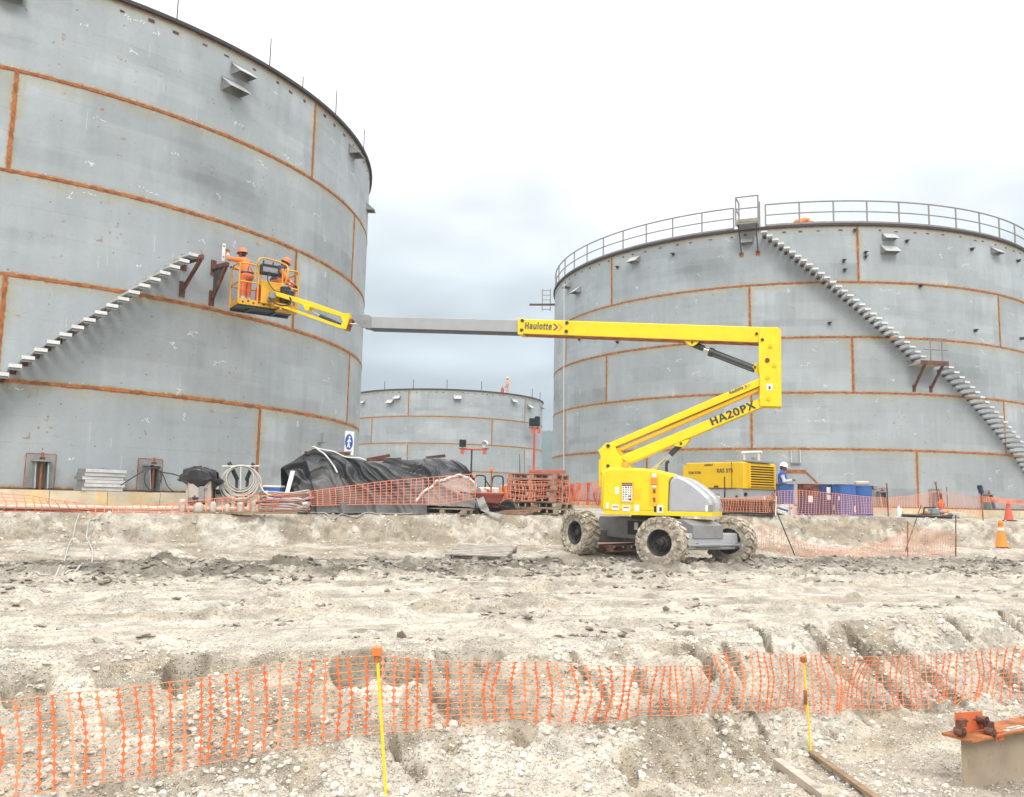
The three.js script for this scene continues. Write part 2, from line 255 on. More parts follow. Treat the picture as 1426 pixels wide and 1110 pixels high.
function merge(...gs) { const a = gs.flat(9).filter(Boolean).map(norm); return a.length === 1 ? a[0] : mergeGeometries(a); }
function metreUV(g, off = 0) {   // box-projected uv in metres
  const p = g.attributes.position, n = g.attributes.normal, uv = g.attributes.uv;
  for (let i = 0; i < p.count; i++) { const ax = Math.abs(n.getX(i)), ay = Math.abs(n.getY(i)), az = Math.abs(n.getZ(i)); let u, v; if (ay >= ax && ay >= az) { u = p.getX(i); v = p.getZ(i); } else if (ax >= az) { u = p.getZ(i); v = p.getY(i); } else { u = p.getX(i); v = p.getY(i); } uv.setXY(i, u + off, v + off * .7); }
  return g;
}
let partCount = 0;
function part(parent, name, gs, m, keepUV = false) { const g = merge(gs); if (!keepUV) metreUV(g, (partCount++ * .371) % 5); const o = sh(new THREE.Mesh(g, m)); o.name = parent === scene ? numbered(name) : name; parent.add(o); return o; }
function group(parent, name) { const g = new THREE.Group(); g.name = name; parent.add(g); return g; }
function single(name, gs, m, label, category, grp, base) {   // a thing that is one mesh, given in world coordinates, with its base as origin
  const g = merge(gs); metreUV(g, (partCount++ * .371) % 5); g.computeBoundingBox(); const b = g.boundingBox, c = base || V((b.min.x + b.max.x) / 2, b.min.y, (b.min.z + b.max.z) / 2); g.translate(-c.x, -c.y, -c.z);
  const o = sh(new THREE.Mesh(g, m)); o.name = numbered(name); o.position.copy(c); scene.add(o); return tag(o, label, category, grp);
}
const bx = (w, h, d, x = 0, y = 0, z = 0, rx = 0, ry = 0, rz = 0) => { const g = new THREE.BoxGeometry(w, h, d); g.applyMatrix4(new THREE.Matrix4().makeRotationFromEuler(new THREE.Euler(rx, ry, rz))); g.translate(x, y, z); return g; };
const rb = (w, h, d, x = 0, y = 0, z = 0, r = .02, s = 2) => { const g = new RoundedBoxGeometry(w, h, d, s, Math.min(r, w / 2.01, h / 2.01, d / 2.01)); g.translate(x, y, z); return g; };
function orient(g, a, b, up = V(0, 1, 0)) {    // +x runs from a to b
  const x = b.clone().sub(a).normalize(); let z = x.clone().cross(up); if (z.lengthSq() < 1e-6) z = V(0, 0, 1); z.normalize(); const y = z.clone().cross(x);
  g.applyMatrix4(new THREE.Matrix4().makeBasis(x, y, z).setPosition(a.clone().add(b).multiplyScalar(.5))); return g;
}
const bar = (a, b, h, w, up) => orient(new RoundedBoxGeometry(a.distanceTo(b), h, w, 1, Math.min(h, w) * .12), a, b, up);
const bars = (a, b, h, w, up) => orient(new THREE.BoxGeometry(a.distanceTo(b), h, w), a, b, up);
const rod = (a, b, r, r2 = r, n = 10) => { const g = new THREE.CylinderGeometry(r2, r, a.distanceTo(b), n); g.rotateZ(-Math.PI / 2); return orient(g, a, b); };
const tube = (pts, r, n = 40, k = 8, closed = false) => new THREE.TubeGeometry(new THREE.CatmullRomCurve3(pts, closed, 'centripetal'), n, r, k, closed);
function ext(pts, depth, z0 = 0, bev = .01, holes = []) {   // polygon [x,y]... extruded along +z from z0
  const s = new THREE.Shape(pts.map(p => new THREE.Vector2(p[0], p[1]))); for (const h of holes) s.holes.push(new THREE.Path(h.map(p => new THREE.Vector2(p[0], p[1]))));
  const b = Math.min(bev, depth / 3); const g = new THREE.ExtrudeGeometry(s, { depth: depth - 2 * b, bevelEnabled: b > 0, bevelThickness: b, bevelSize: b, bevelOffset: -b, bevelSegments: 2, curveSegments: 10 }); g.translate(0, 0, z0 + b); return g;
}
const lathe = (pts, n = 24) => new THREE.LatheGeometry(pts.map(p => new THREE.Vector2(p[0], p[1])), n);
const FONT = await new FontLoader().loadAsync('fonts/droid/droid_sans_bold.typeface.json');
function text(s, size, deep = .003) { const g = new TextGeometry(s, { font: FONT, size, depth: deep, curveSegments: 4, bevelEnabled: false }); return g; }
function sheet(nu, nv, fn, thick = 0) {   // a surface of nu x nv cells from fn(u,v) -> Vector3
  const p = [], uv = [], id = []; for (let j = 0; j <= nv; j++) for (let i = 0; i <= nu; i++) { const q = fn(i / nu, j / nv); p.push(q.x, q.y, q.z); uv.push(i / nu, j / nv); }
  for (let j = 0; j < nv; j++) for (let i = 0; i < nu; i++) { const a = j * (nu + 1) + i, b = a + 1, c = a + nu + 1, d = c + 1; id.push(a, b, d, a, d, c); }
  const g = new THREE.BufferGeometry(); g.setAttribute('position', new THREE.Float32BufferAttribute(p, 3)); g.setAttribute('uv', new THREE.Float32BufferAttribute(uv, 2)); g.setIndex(id); g.computeVertexNormals(); return g;
}
// ---------- ground ----------
{
  const ds = [-400, -150, -60, -25, -10, -4, 0, 2, 3.2]; for (let i = 0; i <= 620; i++) ds.push(4.1 * Math.pow(31 / 4.1, i / 620)); for (let i = 1; i <= 34; i++) ds.push(31 * Math.pow(1500 / 31, i / 34));
  const us = []; for (const v of [-60, -20, -8, -4, -2.4, -1.6, -1.15, -.9, -.78]) us.push(v); const NU = 740; for (let i = 0; i <= NU; i++) us.push(-.69 + 1.38 * i / NU); for (const v of [.78, .9, 1.15, 1.6, 2.4, 4, 8, 20, 60]) us.push(v);
  const nu = us.length, nd = ds.length, pos = new Float32Array(nu * nd * 3), uv = new Float32Array(nu * nd * 2), col = new Float32Array(nu * nd * 3), id = new Uint32Array((nu - 1) * (nd - 1) * 6);
  let q = 0;
  const CREAM = [.65, .612, .545], MUD = [.215, .192, .16], GREY = [.60, .56, .49], SLAB = [.44, .385, .31], WHITE = [.69, .665, .62];
  const c = [0, 0, 0], tow = (t, a) => { for (let k = 0; k < 3; k++) c[k] = mix(c[k], t[k], a); };
  for (let j = 0; j < nd; j++) { const d = ds[j], w = Math.max(d, 4.1);
    for (let i = 0; i < nu; i++) {
      const x = us[i] * w, dense = d < 40 && d > 3 && Math.abs(x) < 40; const y = d > 40 || d < -5 ? (d > 40 ? .95 : -.75) : H(x, d);
      const k = j * nu + i; pos[k * 3] = x; pos[k * 3 + 1] = y; pos[k * 3 + 2] = -d;
      const wx = (fbm(x * .8, d * .8, 2) - .5) * .5, wz = (fbm(x * .8 + 50, d * .8, 2) - .5) * .5; uv[k * 2] = x * .94 + d * .34 + wx * .6; uv[k * 2 + 1] = d * .94 - x * .34 + y * .8 + wz * .6;
      c[0] = CREAM[0]; c[1] = CREAM[1]; c[2] = CREAM[2];
      const z = zones(x, d), e = z.edge - d, n1 = fbm(x * 1.1 + 7, d * 1.4, 4), n2 = fbm(x * 5 + 2, d * 5, 4), n3 = fbm(x * .35, d * 1.8 + 20, 4), n4 = fbm(x * 2.6 + 70, d * 3.2, 4);
      if (d < z.brow) { const t = (z.brow - d) / (z.brow - z.floor); tow(WHITE, sst(.45, .62, n1) * .65); tow(SLAB, crust(x, d) * .9); tow(GREY, sst(.5, .7, n2) * .5); if (t > .8) tow(SLAB, sst(.8, 1.05, t + (n1 - .5) * .5) * .6); }
      else if (e > 2.6) { tow(WHITE, sst(.3, .6, n1) * .6); { const run = d - pls(EDGE, x); tow(GREY, sst(.46, .56, fbm(x * .22 + 9, run * 4.5, 4)) * .7); tow(SLAB, sst(.56, .64, fbm(x * .3 + 60, run * 6.5, 4)) * .5); for (const [o, w0] of RUTS) { const q = Math.abs((run - o + (fbm(x * .35 + o, 3.3, 3) - .5) * .7) / w0) + (n2 - .5) * .9; if (q < .9) tow(SLAB, .55 * sst(.35, .6, vn(x * .5 + o * 3, 2) + (n2 - .5))); } } const band = sst(6.6, 5.4, e + (n1 - .5) * 2.6) ; tow(MUD, band * (.45 + .53 * sst(.36, .56, n3 * .6 + n2 * .4))); tow(MUD, sst(.60, .70, n4 * .5 + n3 * .5) * .75); tow(GREY, sst(.5, .7, n3) * .5 * (1 - band)); }
      else if (e > -.3) { tow(WHITE, sst(.5, .65, n1) * .4); tow(SLAB, crust(x, d) * .85); tow(SLAB, sst(.95, 1.5, e) * sst(.4, .6, n3) * .6); }
      else { tow(SLAB, sst(.45, .6, n1) * .7); }
      if (d > 40) tow(SLAB, .6);
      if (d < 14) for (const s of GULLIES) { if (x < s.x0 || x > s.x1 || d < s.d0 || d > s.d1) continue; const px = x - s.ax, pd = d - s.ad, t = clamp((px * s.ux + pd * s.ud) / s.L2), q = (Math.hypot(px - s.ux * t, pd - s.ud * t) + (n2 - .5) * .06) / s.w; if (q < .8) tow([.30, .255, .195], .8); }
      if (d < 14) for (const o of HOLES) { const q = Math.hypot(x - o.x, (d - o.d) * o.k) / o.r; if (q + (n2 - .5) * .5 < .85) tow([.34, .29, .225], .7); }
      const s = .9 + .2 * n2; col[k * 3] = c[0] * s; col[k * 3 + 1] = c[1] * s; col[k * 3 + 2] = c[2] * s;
      if (i < nu - 1 && j < nd - 1) { const a = k, b = k + 1, cc = k + nu, dd = cc + 1; id[q++] = a; id[q++] = b; id[q++] = dd; id[q++] = a; id[q++] = dd; id[q++] = cc; }
    } }
  const g = new THREE.BufferGeometry(); g.setAttribute('position', new THREE.BufferAttribute(pos, 3)); g.setAttribute('uv', new THREE.BufferAttribute(uv, 2)); g.setAttribute('color', new THREE.BufferAttribute(col, 3)); g.setIndex(new THREE.BufferAttribute(id, 1)); g.computeVertexNormals();
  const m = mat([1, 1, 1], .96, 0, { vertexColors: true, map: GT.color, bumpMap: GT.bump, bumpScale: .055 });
  const o = sh(new THREE.Mesh(g, m)); o.name = 'ground'; o.userData.kind = 'structure'; o.userData.label = 'pale churned shale and mud ground with road, bank and trench slope'; scene.add(o);
}
// broken stone lying about, and clods of the churned mud: too many to count
{
  const r = rng(5), base = [0, 1, 2].map(k => { const g = mergeVertices(new THREE.IcosahedronGeometry(1, 1).deleteAttribute('uv').deleteAttribute('normal')); const p = g.attributes.position, rr = rng(50 + k); for (let i = 0; i < p.count; i++) { const s = .7 + .5 * rr(); p.setXYZ(i, p.getX(i) * s, p.getY(i) * s * .62, p.getZ(i) * s * .8); } return norm(toCreasedNormals(g, .5)); });
  const sm = mat([1, 1, 1], .92);
  const scatter = (name, label, count, pick, size, cols, sink, flat) => {
    const per = Math.ceil(count / 3);
    for (let k = 0; k < 3; k++) { const im = new THREE.InstancedMesh(base[k], sm, per), mm = new THREE.Matrix4(), qq = new THREE.Quaternion(), e = new THREE.Euler(), cc = new THREE.Color();
      for (let i = 0; i < per; i++) { const [x, d] = pick(), s = size(), y = H(x, d) + s * sink; e.set((r() - .5) * .9, r() * 6.3, (r() - .5) * .9); qq.setFromEuler(e); mm.compose(V(x, y, -d), qq, flat ? V(s * 1.5, s * .6, s) : V(s, s, s)); im.setMatrixAt(i, mm); const c = cols[r() * cols.length | 0], f = .85 + .3 * r(); cc.setRGB(c[0] * f, c[1] * f, c[2] * f); im.setColorAt(i, cc); }
      im.name = numbered(name); im.userData.kind = 'stuff'; im.userData.label = label; sh(im); scene.add(im); }
  };
  const pale = [[.57, .53, .465], [.50, .465, .40], [.62, .595, .54], [.47, .43, .36], [.58, .53, .445], [.56, .51, .43]];
  scatter('loose_stones', 'loose pale broken stones strewn over slope and road', 15000, () => { for (;;) { const d = 4.6 + Math.pow(r(), 1.2) * 6.5, x = (r() - .5) * 1.36 * d, b = pls(BROW, x), f = pls(FLOOR, x), t = (b - d) / (b - f); if (t > .9 && x > .6 && r() < .8) continue; if (t < -.1 && r() < .965) continue; if (fbm(x * 1.4 + 3, d * 1.4, 3) + (r() - .5) * .25 > .5) return [x, d]; } }, () => .004 + Math.pow(r(), 6) * .034, pale, .2);
  scatter('mud_clods', 'dark clods of churned mud along the road', 9000, () => { for (;;) { const x = -14 + r() * 30, e = 2.9 + Math.pow(r(), 1.3) * 4.2, d = pls(EDGE, x) - e; if (d > pls(BROW, x) + .3 && d > 5 && Math.abs(x) < .7 * d && fbm(x * .9, d * 1.7, 3) > .44) return [x, d]; } }, () => .012 + Math.pow(r(), 3.5) * .06, [[.23, .205, .17], [.28, .25, .21], [.20, .18, .15], [.36, .33, .28]], .1, true);
  scatter('road_clods', 'scattered dark clods lying in the ruts of the road', 1700, () => { for (;;) { const x = -8 + r() * 22, b = pls(BROW, x), d = b + .3 + r() * 6; if (d < pls(EDGE, x) - 5 && Math.abs(x) < .68 * d && fbm(x * .9 + 40, (d - pls(EDGE, x)) * 3.2, 3) > .635) return [x, d]; } }, () => .01 + Math.pow(r(), 2.6) * .05, [[.32, .285, .235], [.38, .34, .285], [.27, .24, .2]], .12, true);
  scatter('fine_gravel', 'fine pale gravel over the slope and the road', 60000, () => { for (;;) { const d = 4.6 + Math.pow(r(), 1.1) * 7.5, x = (r() - .5) * 1.36 * d; if (d > pls(BROW, x) + .3 && r() < .7) continue; if (fbm(x * 2.2 + 13, d * 2.2, 3) + (r() - .5) * .5 > .47) return [x, d]; } }, () => .0025 + Math.pow(r(), 3) * .009, [[.50, .46, .395], [.58, .54, .47], [.42, .385, .33], [.61, .58, .52], [.37, .335, .285]], .25);
  scatter('bank_rubble', 'small pale rubble lying along the bank', 5000, () => { const x = -16 + r() * 34, e = -.3 + r() * 3.2; return [x, pls(EDGE, x) - e]; }, () => .008 + Math.pow(r(), 4) * .04, pale, .2);
}
// ---------- far wooded hill ----------
{
  const g = sheet(260, 40, (u, v) => { const x = (u - .5) * 520, ridge = 30 + 26 * fbm(u * 5 + 3, 1, 3) - 8; const y = Math.sin(Math.min(1, v * 1.25) * Math.PI / 2) * ridge + (fbm(x * .16, v * 30, 4) - .5) * 7 * (v > 0 ? 1 : 0); return V(x, y - .5, -(430 + v * 90)); });
  const o = part(scene, 'hill', g, mat([.045, .062, .045], .95)); o.userData.kind = 'structure'; o.userData.label = 'dark wooded hillside far beyond the tanks';
}
scene.fog = new THREE.FogExp2(0xb9c8d2, .0011);

// ---------- storage tanks ----------
const CH = 2.4888, SK = 1.02, TB = EYE;    // plate course height, tank scale, level of the tank bases
function arcStrip(R, t0, t1, y0, y1, n, deep, uvPlate) {       // curved steel strip, outer face at R
  const p = [], uv = [], id = [];
  for (let i = 0; i <= n; i++) { const t = rad(mix(t0, t1, i / n)), c = Math.cos(t), s = Math.sin(t); for (const [rr, y, v] of [[R, y0, 0], [R, y1, 1], [R - deep, y1, 1], [R - deep, y0, 0]]) { p.push(rr * c, y, -rr * s); uv.push(uvPlate ? 1 - i / n : R * t, uvPlate ? v : y); } }
  for (let i = 0; i < n; i++) for (let k = 0; k < 4; k++) { const a = i * 4 + k, b = i * 4 + (k + 1) % 4, c = a + 4, d = b + 4; id.push(a, b, d, a, d, c); }
  id.push(0, 2, 1, 0, 3, 2); const z = n * 4; id.push(z, z + 1, z + 2, z, z + 2, z + 3);
  const g = new THREE.BufferGeometry(); g.setAttribute('position', new THREE.Float32BufferAttribute(p, 3)); g.setAttribute('uv', new THREE.Float32BufferAttribute(uv, 2)); g.setIndex(id); g.computeVertexNormals(); return norm(toCreasedNormals(g, .6));
}
function tank(label, cx, cz, R, courses, top, seams, seed, faceTo) {
  const T = thing('storage_tank', label, 'tank', V(cx, TB, -cz)); const r = rng(seed);
  const hgt = CH * (courses - 1) + top; const o = { T, cx, cz, R, hgt, pol: (t, y, rr = 0) => V((R + rr) * Math.cos(rad(t)), y, -(R + rr) * Math.sin(rad(t))) };
  o.hit = (px, py, rr = 0) => { const d = ray(px, py), a = d[0] * d[0] + d[2] * d[2], b = d[0] * cx + d[2] * cz, c = cx * cx + cz * cz - (R + rr) ** 2, D = Math.max(0, b * b - a * c), k = (b - Math.sqrt(D)) / a; return { t: Math.atan2(d[2] * k - cz, d[0] * k - cx) * 180 / Math.PI, y: EYE + d[1] * k - TB }; };
  const step = 12.2 / R * 180 / Math.PI;
  for (let k = 0; k < courses; k++) {    // k = 0 is the top course
    const y1 = k === 0 ? hgt : CH * (courses - k), y0 = CH * (courses - 1 - k); let a = seams[k]; while (a > faceTo - 180) a -= step; const list = []; for (let t = a; t < a + 360 - 12; t += step) list.push(t); list.push(a + 360);
    for (let i = 0; i < list.length - 1; i++) {
      const bow = (r() - .5) * .012;
      part(T, 'plate', arcStrip(R + bow, list[i] + .02, list[i + 1] - .02, y0 + .004, y1 - .004, 26, .03, true), plateMats[(i * 2 + k * 3 + seed) % 4], true);
      const hw = (.028 + .010 * r()) / R * 180 / Math.PI; part(T, 'weld_seam', arcStrip(R + .012, list[i] - hw, list[i] + hw, y0 + .033, y1 - (k ? .033 : .1), 2, .03), seamMat, true);
    }
    if (k) part(T, 'weld_seam', arcStrip(R + .013, 0, 360, y1 - .031, y1 + .030, 140, .035), seamMat, true);
  }
  part(T, 'foot_ring', arcStrip(R + .10, 0, 360, .003, .03, 140, .14), M.brown, true);
  part(T, 'rim', [arcStrip(R + .10, 0, 360, hgt - .005, hgt + .09, 160, .16)], M.rimDark, true);
  part(T, 'roof', [lathe([[0, hgt + .05], [R * .5, hgt - .0], [R - .03, hgt - .12]], 64)], M.steel);
  // concrete ring footing with shuttering joints: panels
  const foot = group(T, 'concrete_footing'); const pn = Math.round(2 * Math.PI * (R + .55) / 1.25), da = 360 / pn; for (let i = 0; i < pn; i++) { const t = faceTo - 180 + i * da; if (Math.abs(((t - faceTo + 540) % 360) - 180) > 110) continue; part(foot, 'footing_panel', arcStrip(R + .55 + (r() - .5) * .012, t + .03, t + da - .03, -.85, -.004 - .01 * r(), 3, .9), M.conc, true); }
  for (let n = 0; n < 46; n++) { const t = faceTo - 80 + n * 3.5 + r() * 1.6; const p = o.pol(t, hgt - .2 - r() * .06, .005); const g = bx(.1 + r() * .08, .04 + r() * .05, .012); g.rotateY(rad(t) + Math.PI / 2); g.translate(p.x, p.y, p.z); part(T, 'weld_scar', g, M.brown); }
  return o;
}
function placeOn(o, g, t, y, rr = 0) { g.rotateY(rad(t) + Math.PI / 2); const p = o.pol(t, y, rr); g.translate(p.x, p.y, p.z); return g; }   // local +z points out of the shell
const TL = tank('tall grey welded steel tank with stub stair treads and the lift basket beside it', -18.296 * SK, 29.913 * SK, 12.739 * SK, 5, 2.508 * SK, [-20.4, -5.4, -23, -58.5, -28.3], 1, -58.5);
const TR = tank('grey welded steel tank with top handrail and a full stair spiralling up its side', 15.639 * SK, 49.508 * SK, 13.201 * SK, 5, 2.5586 * SK, [-92.6, -112.7, -94.1, -112.6, -82.5], 2, -107.5);
const TC = tank('distant low grey steel tank of four courses with rods on its rim', -6.75, 88, 9.95, 4, CH, [-36.2, -60.2, -35.9, -80], 3, -85.6);
function vent(o, px, py, s = 1) { const h = o.hit(px, py, .1); const w = .55 * s, d = .37 * s, hh = .30 * s; const gr = group(o.T, 'vent_hood'); const side = x => { const g = ext([[0, 0], [0, hh], [d, 0]], .012, -.006, 0); g.rotateY(-Math.PI / 2); g.translate(x, -hh / 2, 0); return g; };
  part(gr, 'hood_top', placeOn(o, (() => { const g = bx(w + .04, .014, Math.hypot(hh, d) + .03); g.rotateX(Math.atan2(hh, d)); g.translate(0, .006, d / 2); return g; })(), h.t, h.y), M.galv);
  part(gr, 'hood_side', placeOn(o, side(-w / 2 + .01), h.t, h.y), M.steel); part(gr, 'hood_side', placeOn(o, side(w / 2 - .01), h.t, h.y), M.steel); part(gr, 'back_plate', placeOn(o, bx(w + .10, hh + .09, .012, 0, 0, .004), h.t, h.y), M.steel); }
for (const [px, py, s] of [[326, 121, 1.15], [338, 100, 1.05], [494, 211, 1.05], [515, 290, .8], [14, -10, 1]]) vent(TL, px, py, s);
for (const [px, py, s] of [[790, 397, 1], [803, 404, 1.1], [883, 361, 1], [1040, 335, .9], [1239, 329, 1], [1239, 347, 1.25], [1388, 349, 1]]) vent(TR, px, py, s);
for (const [px, py, s] of [[543, 559, 1.2], [553, 553, 1.1], [637, 553, 1.2], [716, 558, 1], [738, 566, 1.1], [755, 567, 1], [505, 560, 1]]) vent(TC, px, py, s);
for (const [px, py] of [[1262, 337], [1352, 348], [1416, 364], [1281, 399], [1155, 451], [1357, 461], [1421, 472], [1175, 364], [1176, 377], [1205, 353], [1205, 359], [861, 373], [938, 355], [808, 473], [861, 477], [1190, 322]]) { const h = TR.hit(px, py); part(TR.T, 'lug', placeOn(TR, merge(bx(.16, .02, .2, 0, .05, .1), bx(.02, .12, .16, 0, 0, .08)), h.t, h.y), M.darkMetal); }
// handrail round the top of the second tank
{
  const hr = group(TR.T, 'handrail'), rr = -.02, y0 = TR.hgt + .09, hh = 1.06, a0 = TR.hit(1025, 300).t, a1 = TR.hit(1063, 300).t;
  const runs = [[-205, a0 - .5], [a1 + .4, 10]];
  for (const [s, e] of runs) { const n = Math.max(1, Math.round((e - s) / 6.4)); for (let i = 0; i <= n; i++) { const t = mix(s, e, i / n); part(hr, 'post', rod(TR.pol(t, y0 - .1, rr), TR.pol(t, y0 + hh, rr), .036, .036, 6), M.rail); }
    for (const [y, q] of [[hh, .036], [.56, .03], [.12, .05]]) { const pts = []; for (let t = s; t <= e + .01; t += (e - s) / Math.round((e - s) / 1.6)) pts.push(TR.pol(t, y0 + y, rr)); part(hr, 'rail', q > .04 ? arcStrip(TR.R + rr + .01, s, e, y0 + .02, y0 + .12, 60, .01) : tube(pts, q, pts.length * 2, 6), M.rail); } }
  // landing at the head of the stair
  const ld = group(TR.T, 'top_landing'), ta = TR.hit(1027, 320, .5).t, tb = TR.hit(1057, 318, .5).t, yl = TR.hgt + .05; const C = (t, y, q) => TR.pol(t, y, q);
  part(ld, 'deck', arcStrip(TR.R + .95, ta, tb, yl - .02, yl + .05, 4, 1.0), M.steel); part(ld, 'toe_board', arcStrip(TR.R + .97, ta, tb, yl + .05, yl + .2, 4, .02), M.wood);
  for (const t of [ta, tb]) for (const q of [.05, .93]) part(ld, 'post', rod(C(t, yl - .1, q), C(t, yl + 1.25, q), .035, .035, 6), M.rail);
  for (const y of [1.25, .7]) { part(ld, 'rail', rod(C(ta, yl + y, .93), C(tb, yl + y, .93), .032, .032, 6), M.rail); part(ld, 'rail', rod(C(ta, yl + y, .05), C(ta, yl + y, .93), .032, .032, 6), M.rail); }
  for (const t of [ta + .4, tb - .4]) { part(ld, 'strut', bar(C(t, yl - .03, .85), C(t, yl - 1.15, .04), .07, .05), M.darkMetal); part(ld, 'wall_plate', placeOn(TR, bx(.2, .22, .012, 0, 0, .006), t, yl - 1.18), M.rust); }
}
function tread(parent, o, t, y, out = .78) {
  const g = group(parent, 'tread'); const w = .235;
  part(g, 'tread_plate', placeOn(o, merge(bx(w, .025, out, 0, 0, out / 2), bx(.016, .06, out, -w / 2, -.022, out / 2), bx(.016, .06, out, w / 2, -.022, out / 2)), t, y), M.galv);
  part(g, 'end_plate', placeOn(o, bx(w + .03, .08, .024, 0, -.012, out + .012), t, y), M.whiteSteel); part(g, 'end_web', placeOn(o, bx(w, .075, .012, 0, -.07, out - .02), t, y), M.steel);
  part(g, 'wall_bracket', placeOn(o, merge(bx(.04, .04, .26, 0, -.06, .13), bx(.13, .12, .012, 0, -.06, .008)), t, y), M.brown);
}
{ // stub stair on the tall tank
  const st = group(TL.T, 'staircase'), a = TL.hit(3, 520, .8), b = TL.hit(270, 354, .8), n = 18; for (let i = -3; i < n; i++) { const k = i / (n - 1); tread(st, TL, mix(a.t, b.t, k), mix(a.y, b.y, k)); }
  const s2 = group(TR.T, 'staircase'); const run = (p, q, up) => { const A = TR.hit(p[0], p[1], .8), B = TR.hit(q[0], q[1], .8), m = Math.round(Math.abs(A.y - B.y) / .205); for (let i = 0; i <= m; i++) tread(s2, TR, mix(A.t, B.t, i / m), mix(A.y, B.y, i / m)); };
  run([1064, 322], [1286, 496]); run([1325, 511], [1412, 601]); { const A = TR.hit(1370, 556, .8), B = TR.hit(1412, 601, .8), sl = (B.t - A.t) / (B.y - A.y); for (let y = B.y - .205, i = 1; y > .1; y -= .205, i++) tread(s2, TR, B.t + sl * (y - B.y), y); }
  // half-way landing
  const ld = group(TR.T, 'mid_landing'), A = TR.hit(1281, 505, .9), B = TR.hit(1320, 507, .9), y = (A.y + B.y) / 2; part(ld, 'deck', arcStrip(TR.R + .95, A.t, B.t, y - .02, y + .04, 4, .93), M.beige); part(ld, 'toe_board', arcStrip(TR.R + .97, A.t, B.t, y - .10, y + .1, 4, .02), M.brown);
  for (const k of [.38, .8]) part(ld, 'post', rod(TR.pol(mix(A.t, B.t, k), y, .92), TR.pol(mix(A.t, B.t, k), y + 1.1, .92), .03, .03, 6), M.rail); for (const q of [1.1, .6]) part(ld, 'rail', rod(TR.pol(mix(A.t, B.t, .15), y + q, .92), TR.pol(B.t, y + q, .92), .03, .03, 6), M.rail);
  for (const k of [.2, .85]) { const t = mix(A.t, B.t, k); part(ld, 'strut', bar(TR.pol(t, y - .05, .85), TR.pol(t, y - .95, .05), .1, .09), M.brown); part(ld, 'wall_plate', placeOn(TR, bx(.16, .3, .014, 0, 0, .008), t, y - 1), M.brown); }
}
function bracket(px, py, arm, drop, sheetM) { const gr = group(TL.T, 'landing_bracket'), h = TL.hit(px, py); part(gr, 'arm', bar(TL.pol(h.t, h.y, .02), TL.pol(h.t, h.y, arm), .12, .1), M.brown); part(gr, 'strut', bar(TL.pol(h.t, h.y - .05, arm - .08), TL.pol(h.t, h.y - drop, .06), .09, .08), M.brown); if (sheetM) { const a = TL.pol(h.t, h.y - .02, .05), b = TL.pol(h.t, h.y - .02, arm - .05), c = TL.pol(h.t, h.y - drop, .05), tn = TL.pol(h.t + 90, 0, -TL.R + .008); const g = new THREE.BufferGeometry(), P = [a, b, c].flatMap(p => [p.clone().add(tn), p.clone().sub(tn)]); g.setAttribute('position', new THREE.Float32BufferAttribute(P.flatMap(p => [p.x, p.y, p.z]), 3)); g.setIndex([0, 2, 4, 1, 5, 3, 0, 1, 3, 0, 3, 2, 2, 3, 5, 2, 5, 4, 4, 5, 1, 4, 1, 0]); part(gr, 'gusset_sheet', norm(g), sheetM); } for (const y of [0, -drop]) part(gr, 'wall_plate', placeOn(TL, bx(.16, .42, .02, 0, 0, .012), h.t, h.y + y), M.brown); return h; }
bracket(256, 366, .95, .72); bracket(297, 373, .66, .85, M.darkMetal);
// anchor chairs at the foot
function chair(o, px, py) { const h = o.hit(px, py, .2), gr = group(o.T, 'anchor_chair'), hh = .62; for (const x of [-.13, .13]) { const g = ext([[0, 0], [.42, 0], [.26, hh], [0, hh]], .03, -.015, .003); g.rotateY(-Math.PI / 2); g.translate(x, 0.03, 0); part(gr, 'gusset', placeOn(o, g, h.t, 0), M.steel); } part(gr, 'top_plate', placeOn(o, bx(.40, .04, .34, 0, hh + .05, .17), h.t, 0), M.steel); part(gr, 'anchor_bolt', placeOn(o, (() => { const g = new THREE.CylinderGeometry(.032, .032, hh + .28, 8); g.translate(0, hh / 2 + .1, .2); return g; })(), h.t, 0), M.rust); part(gr, 'nut', placeOn(o, (() => { const g = new THREE.CylinderGeometry(.06, .06, .06, 6); g.translate(0, hh + .1, .2); return g; })(), h.t, 0), M.brown); part(gr, 'backing_plate', placeOn(o, bx(.6, .78, .014, 0, .43, .008), h.t, 0), M.steel); for (const x of [-.31, .31]) part(gr, 'weld_seam', placeOn(o, bx(.022, .8, .014, x, .43, .007), h.t, 0), M.rust); part(gr, 'weld_seam', placeOn(o, bx(.6, .022, .014, 0, .832, .007), h.t, 0), M.rust); return h; }
for (const [px, py] of [[57, 660], [213, 665]]) chair(TL, px, py);
for (const [px, py] of [[1229, 685], [1307, 690], [1378, 692], [1155, 685]]) chair(TR, px, py);
// rods standing on the rims
for (const [px, top, bot] of [[246, -6, 27], [375, 53, 96], [467, 128, 165], [506, 182, 215], [421, 100, 128]]) { const h = TL.hit(px, bot + 4), q = TL.hit(px, top); part(TL.T, 'rim_rod', rod(TL.pol(h.t, TL.hgt, 0), TL.pol(h.t, TL.hgt + (px === 421 ? .5 : 1.0), 0), .018, .014, 6), M.darkMetal); }
for (const [px, len] of [[535, .9], [575, 1], [622, 1], [670, 1], [741, 1], [752, .9]]) { const h = TC.hit(px, 556); part(TC.T, 'rim_rod', rod(TC.pol(h.t, TC.hgt, 0), TC.pol(h.t, TC.hgt + len * .95, 0), .03, .03, 5), M.darkMetal); }
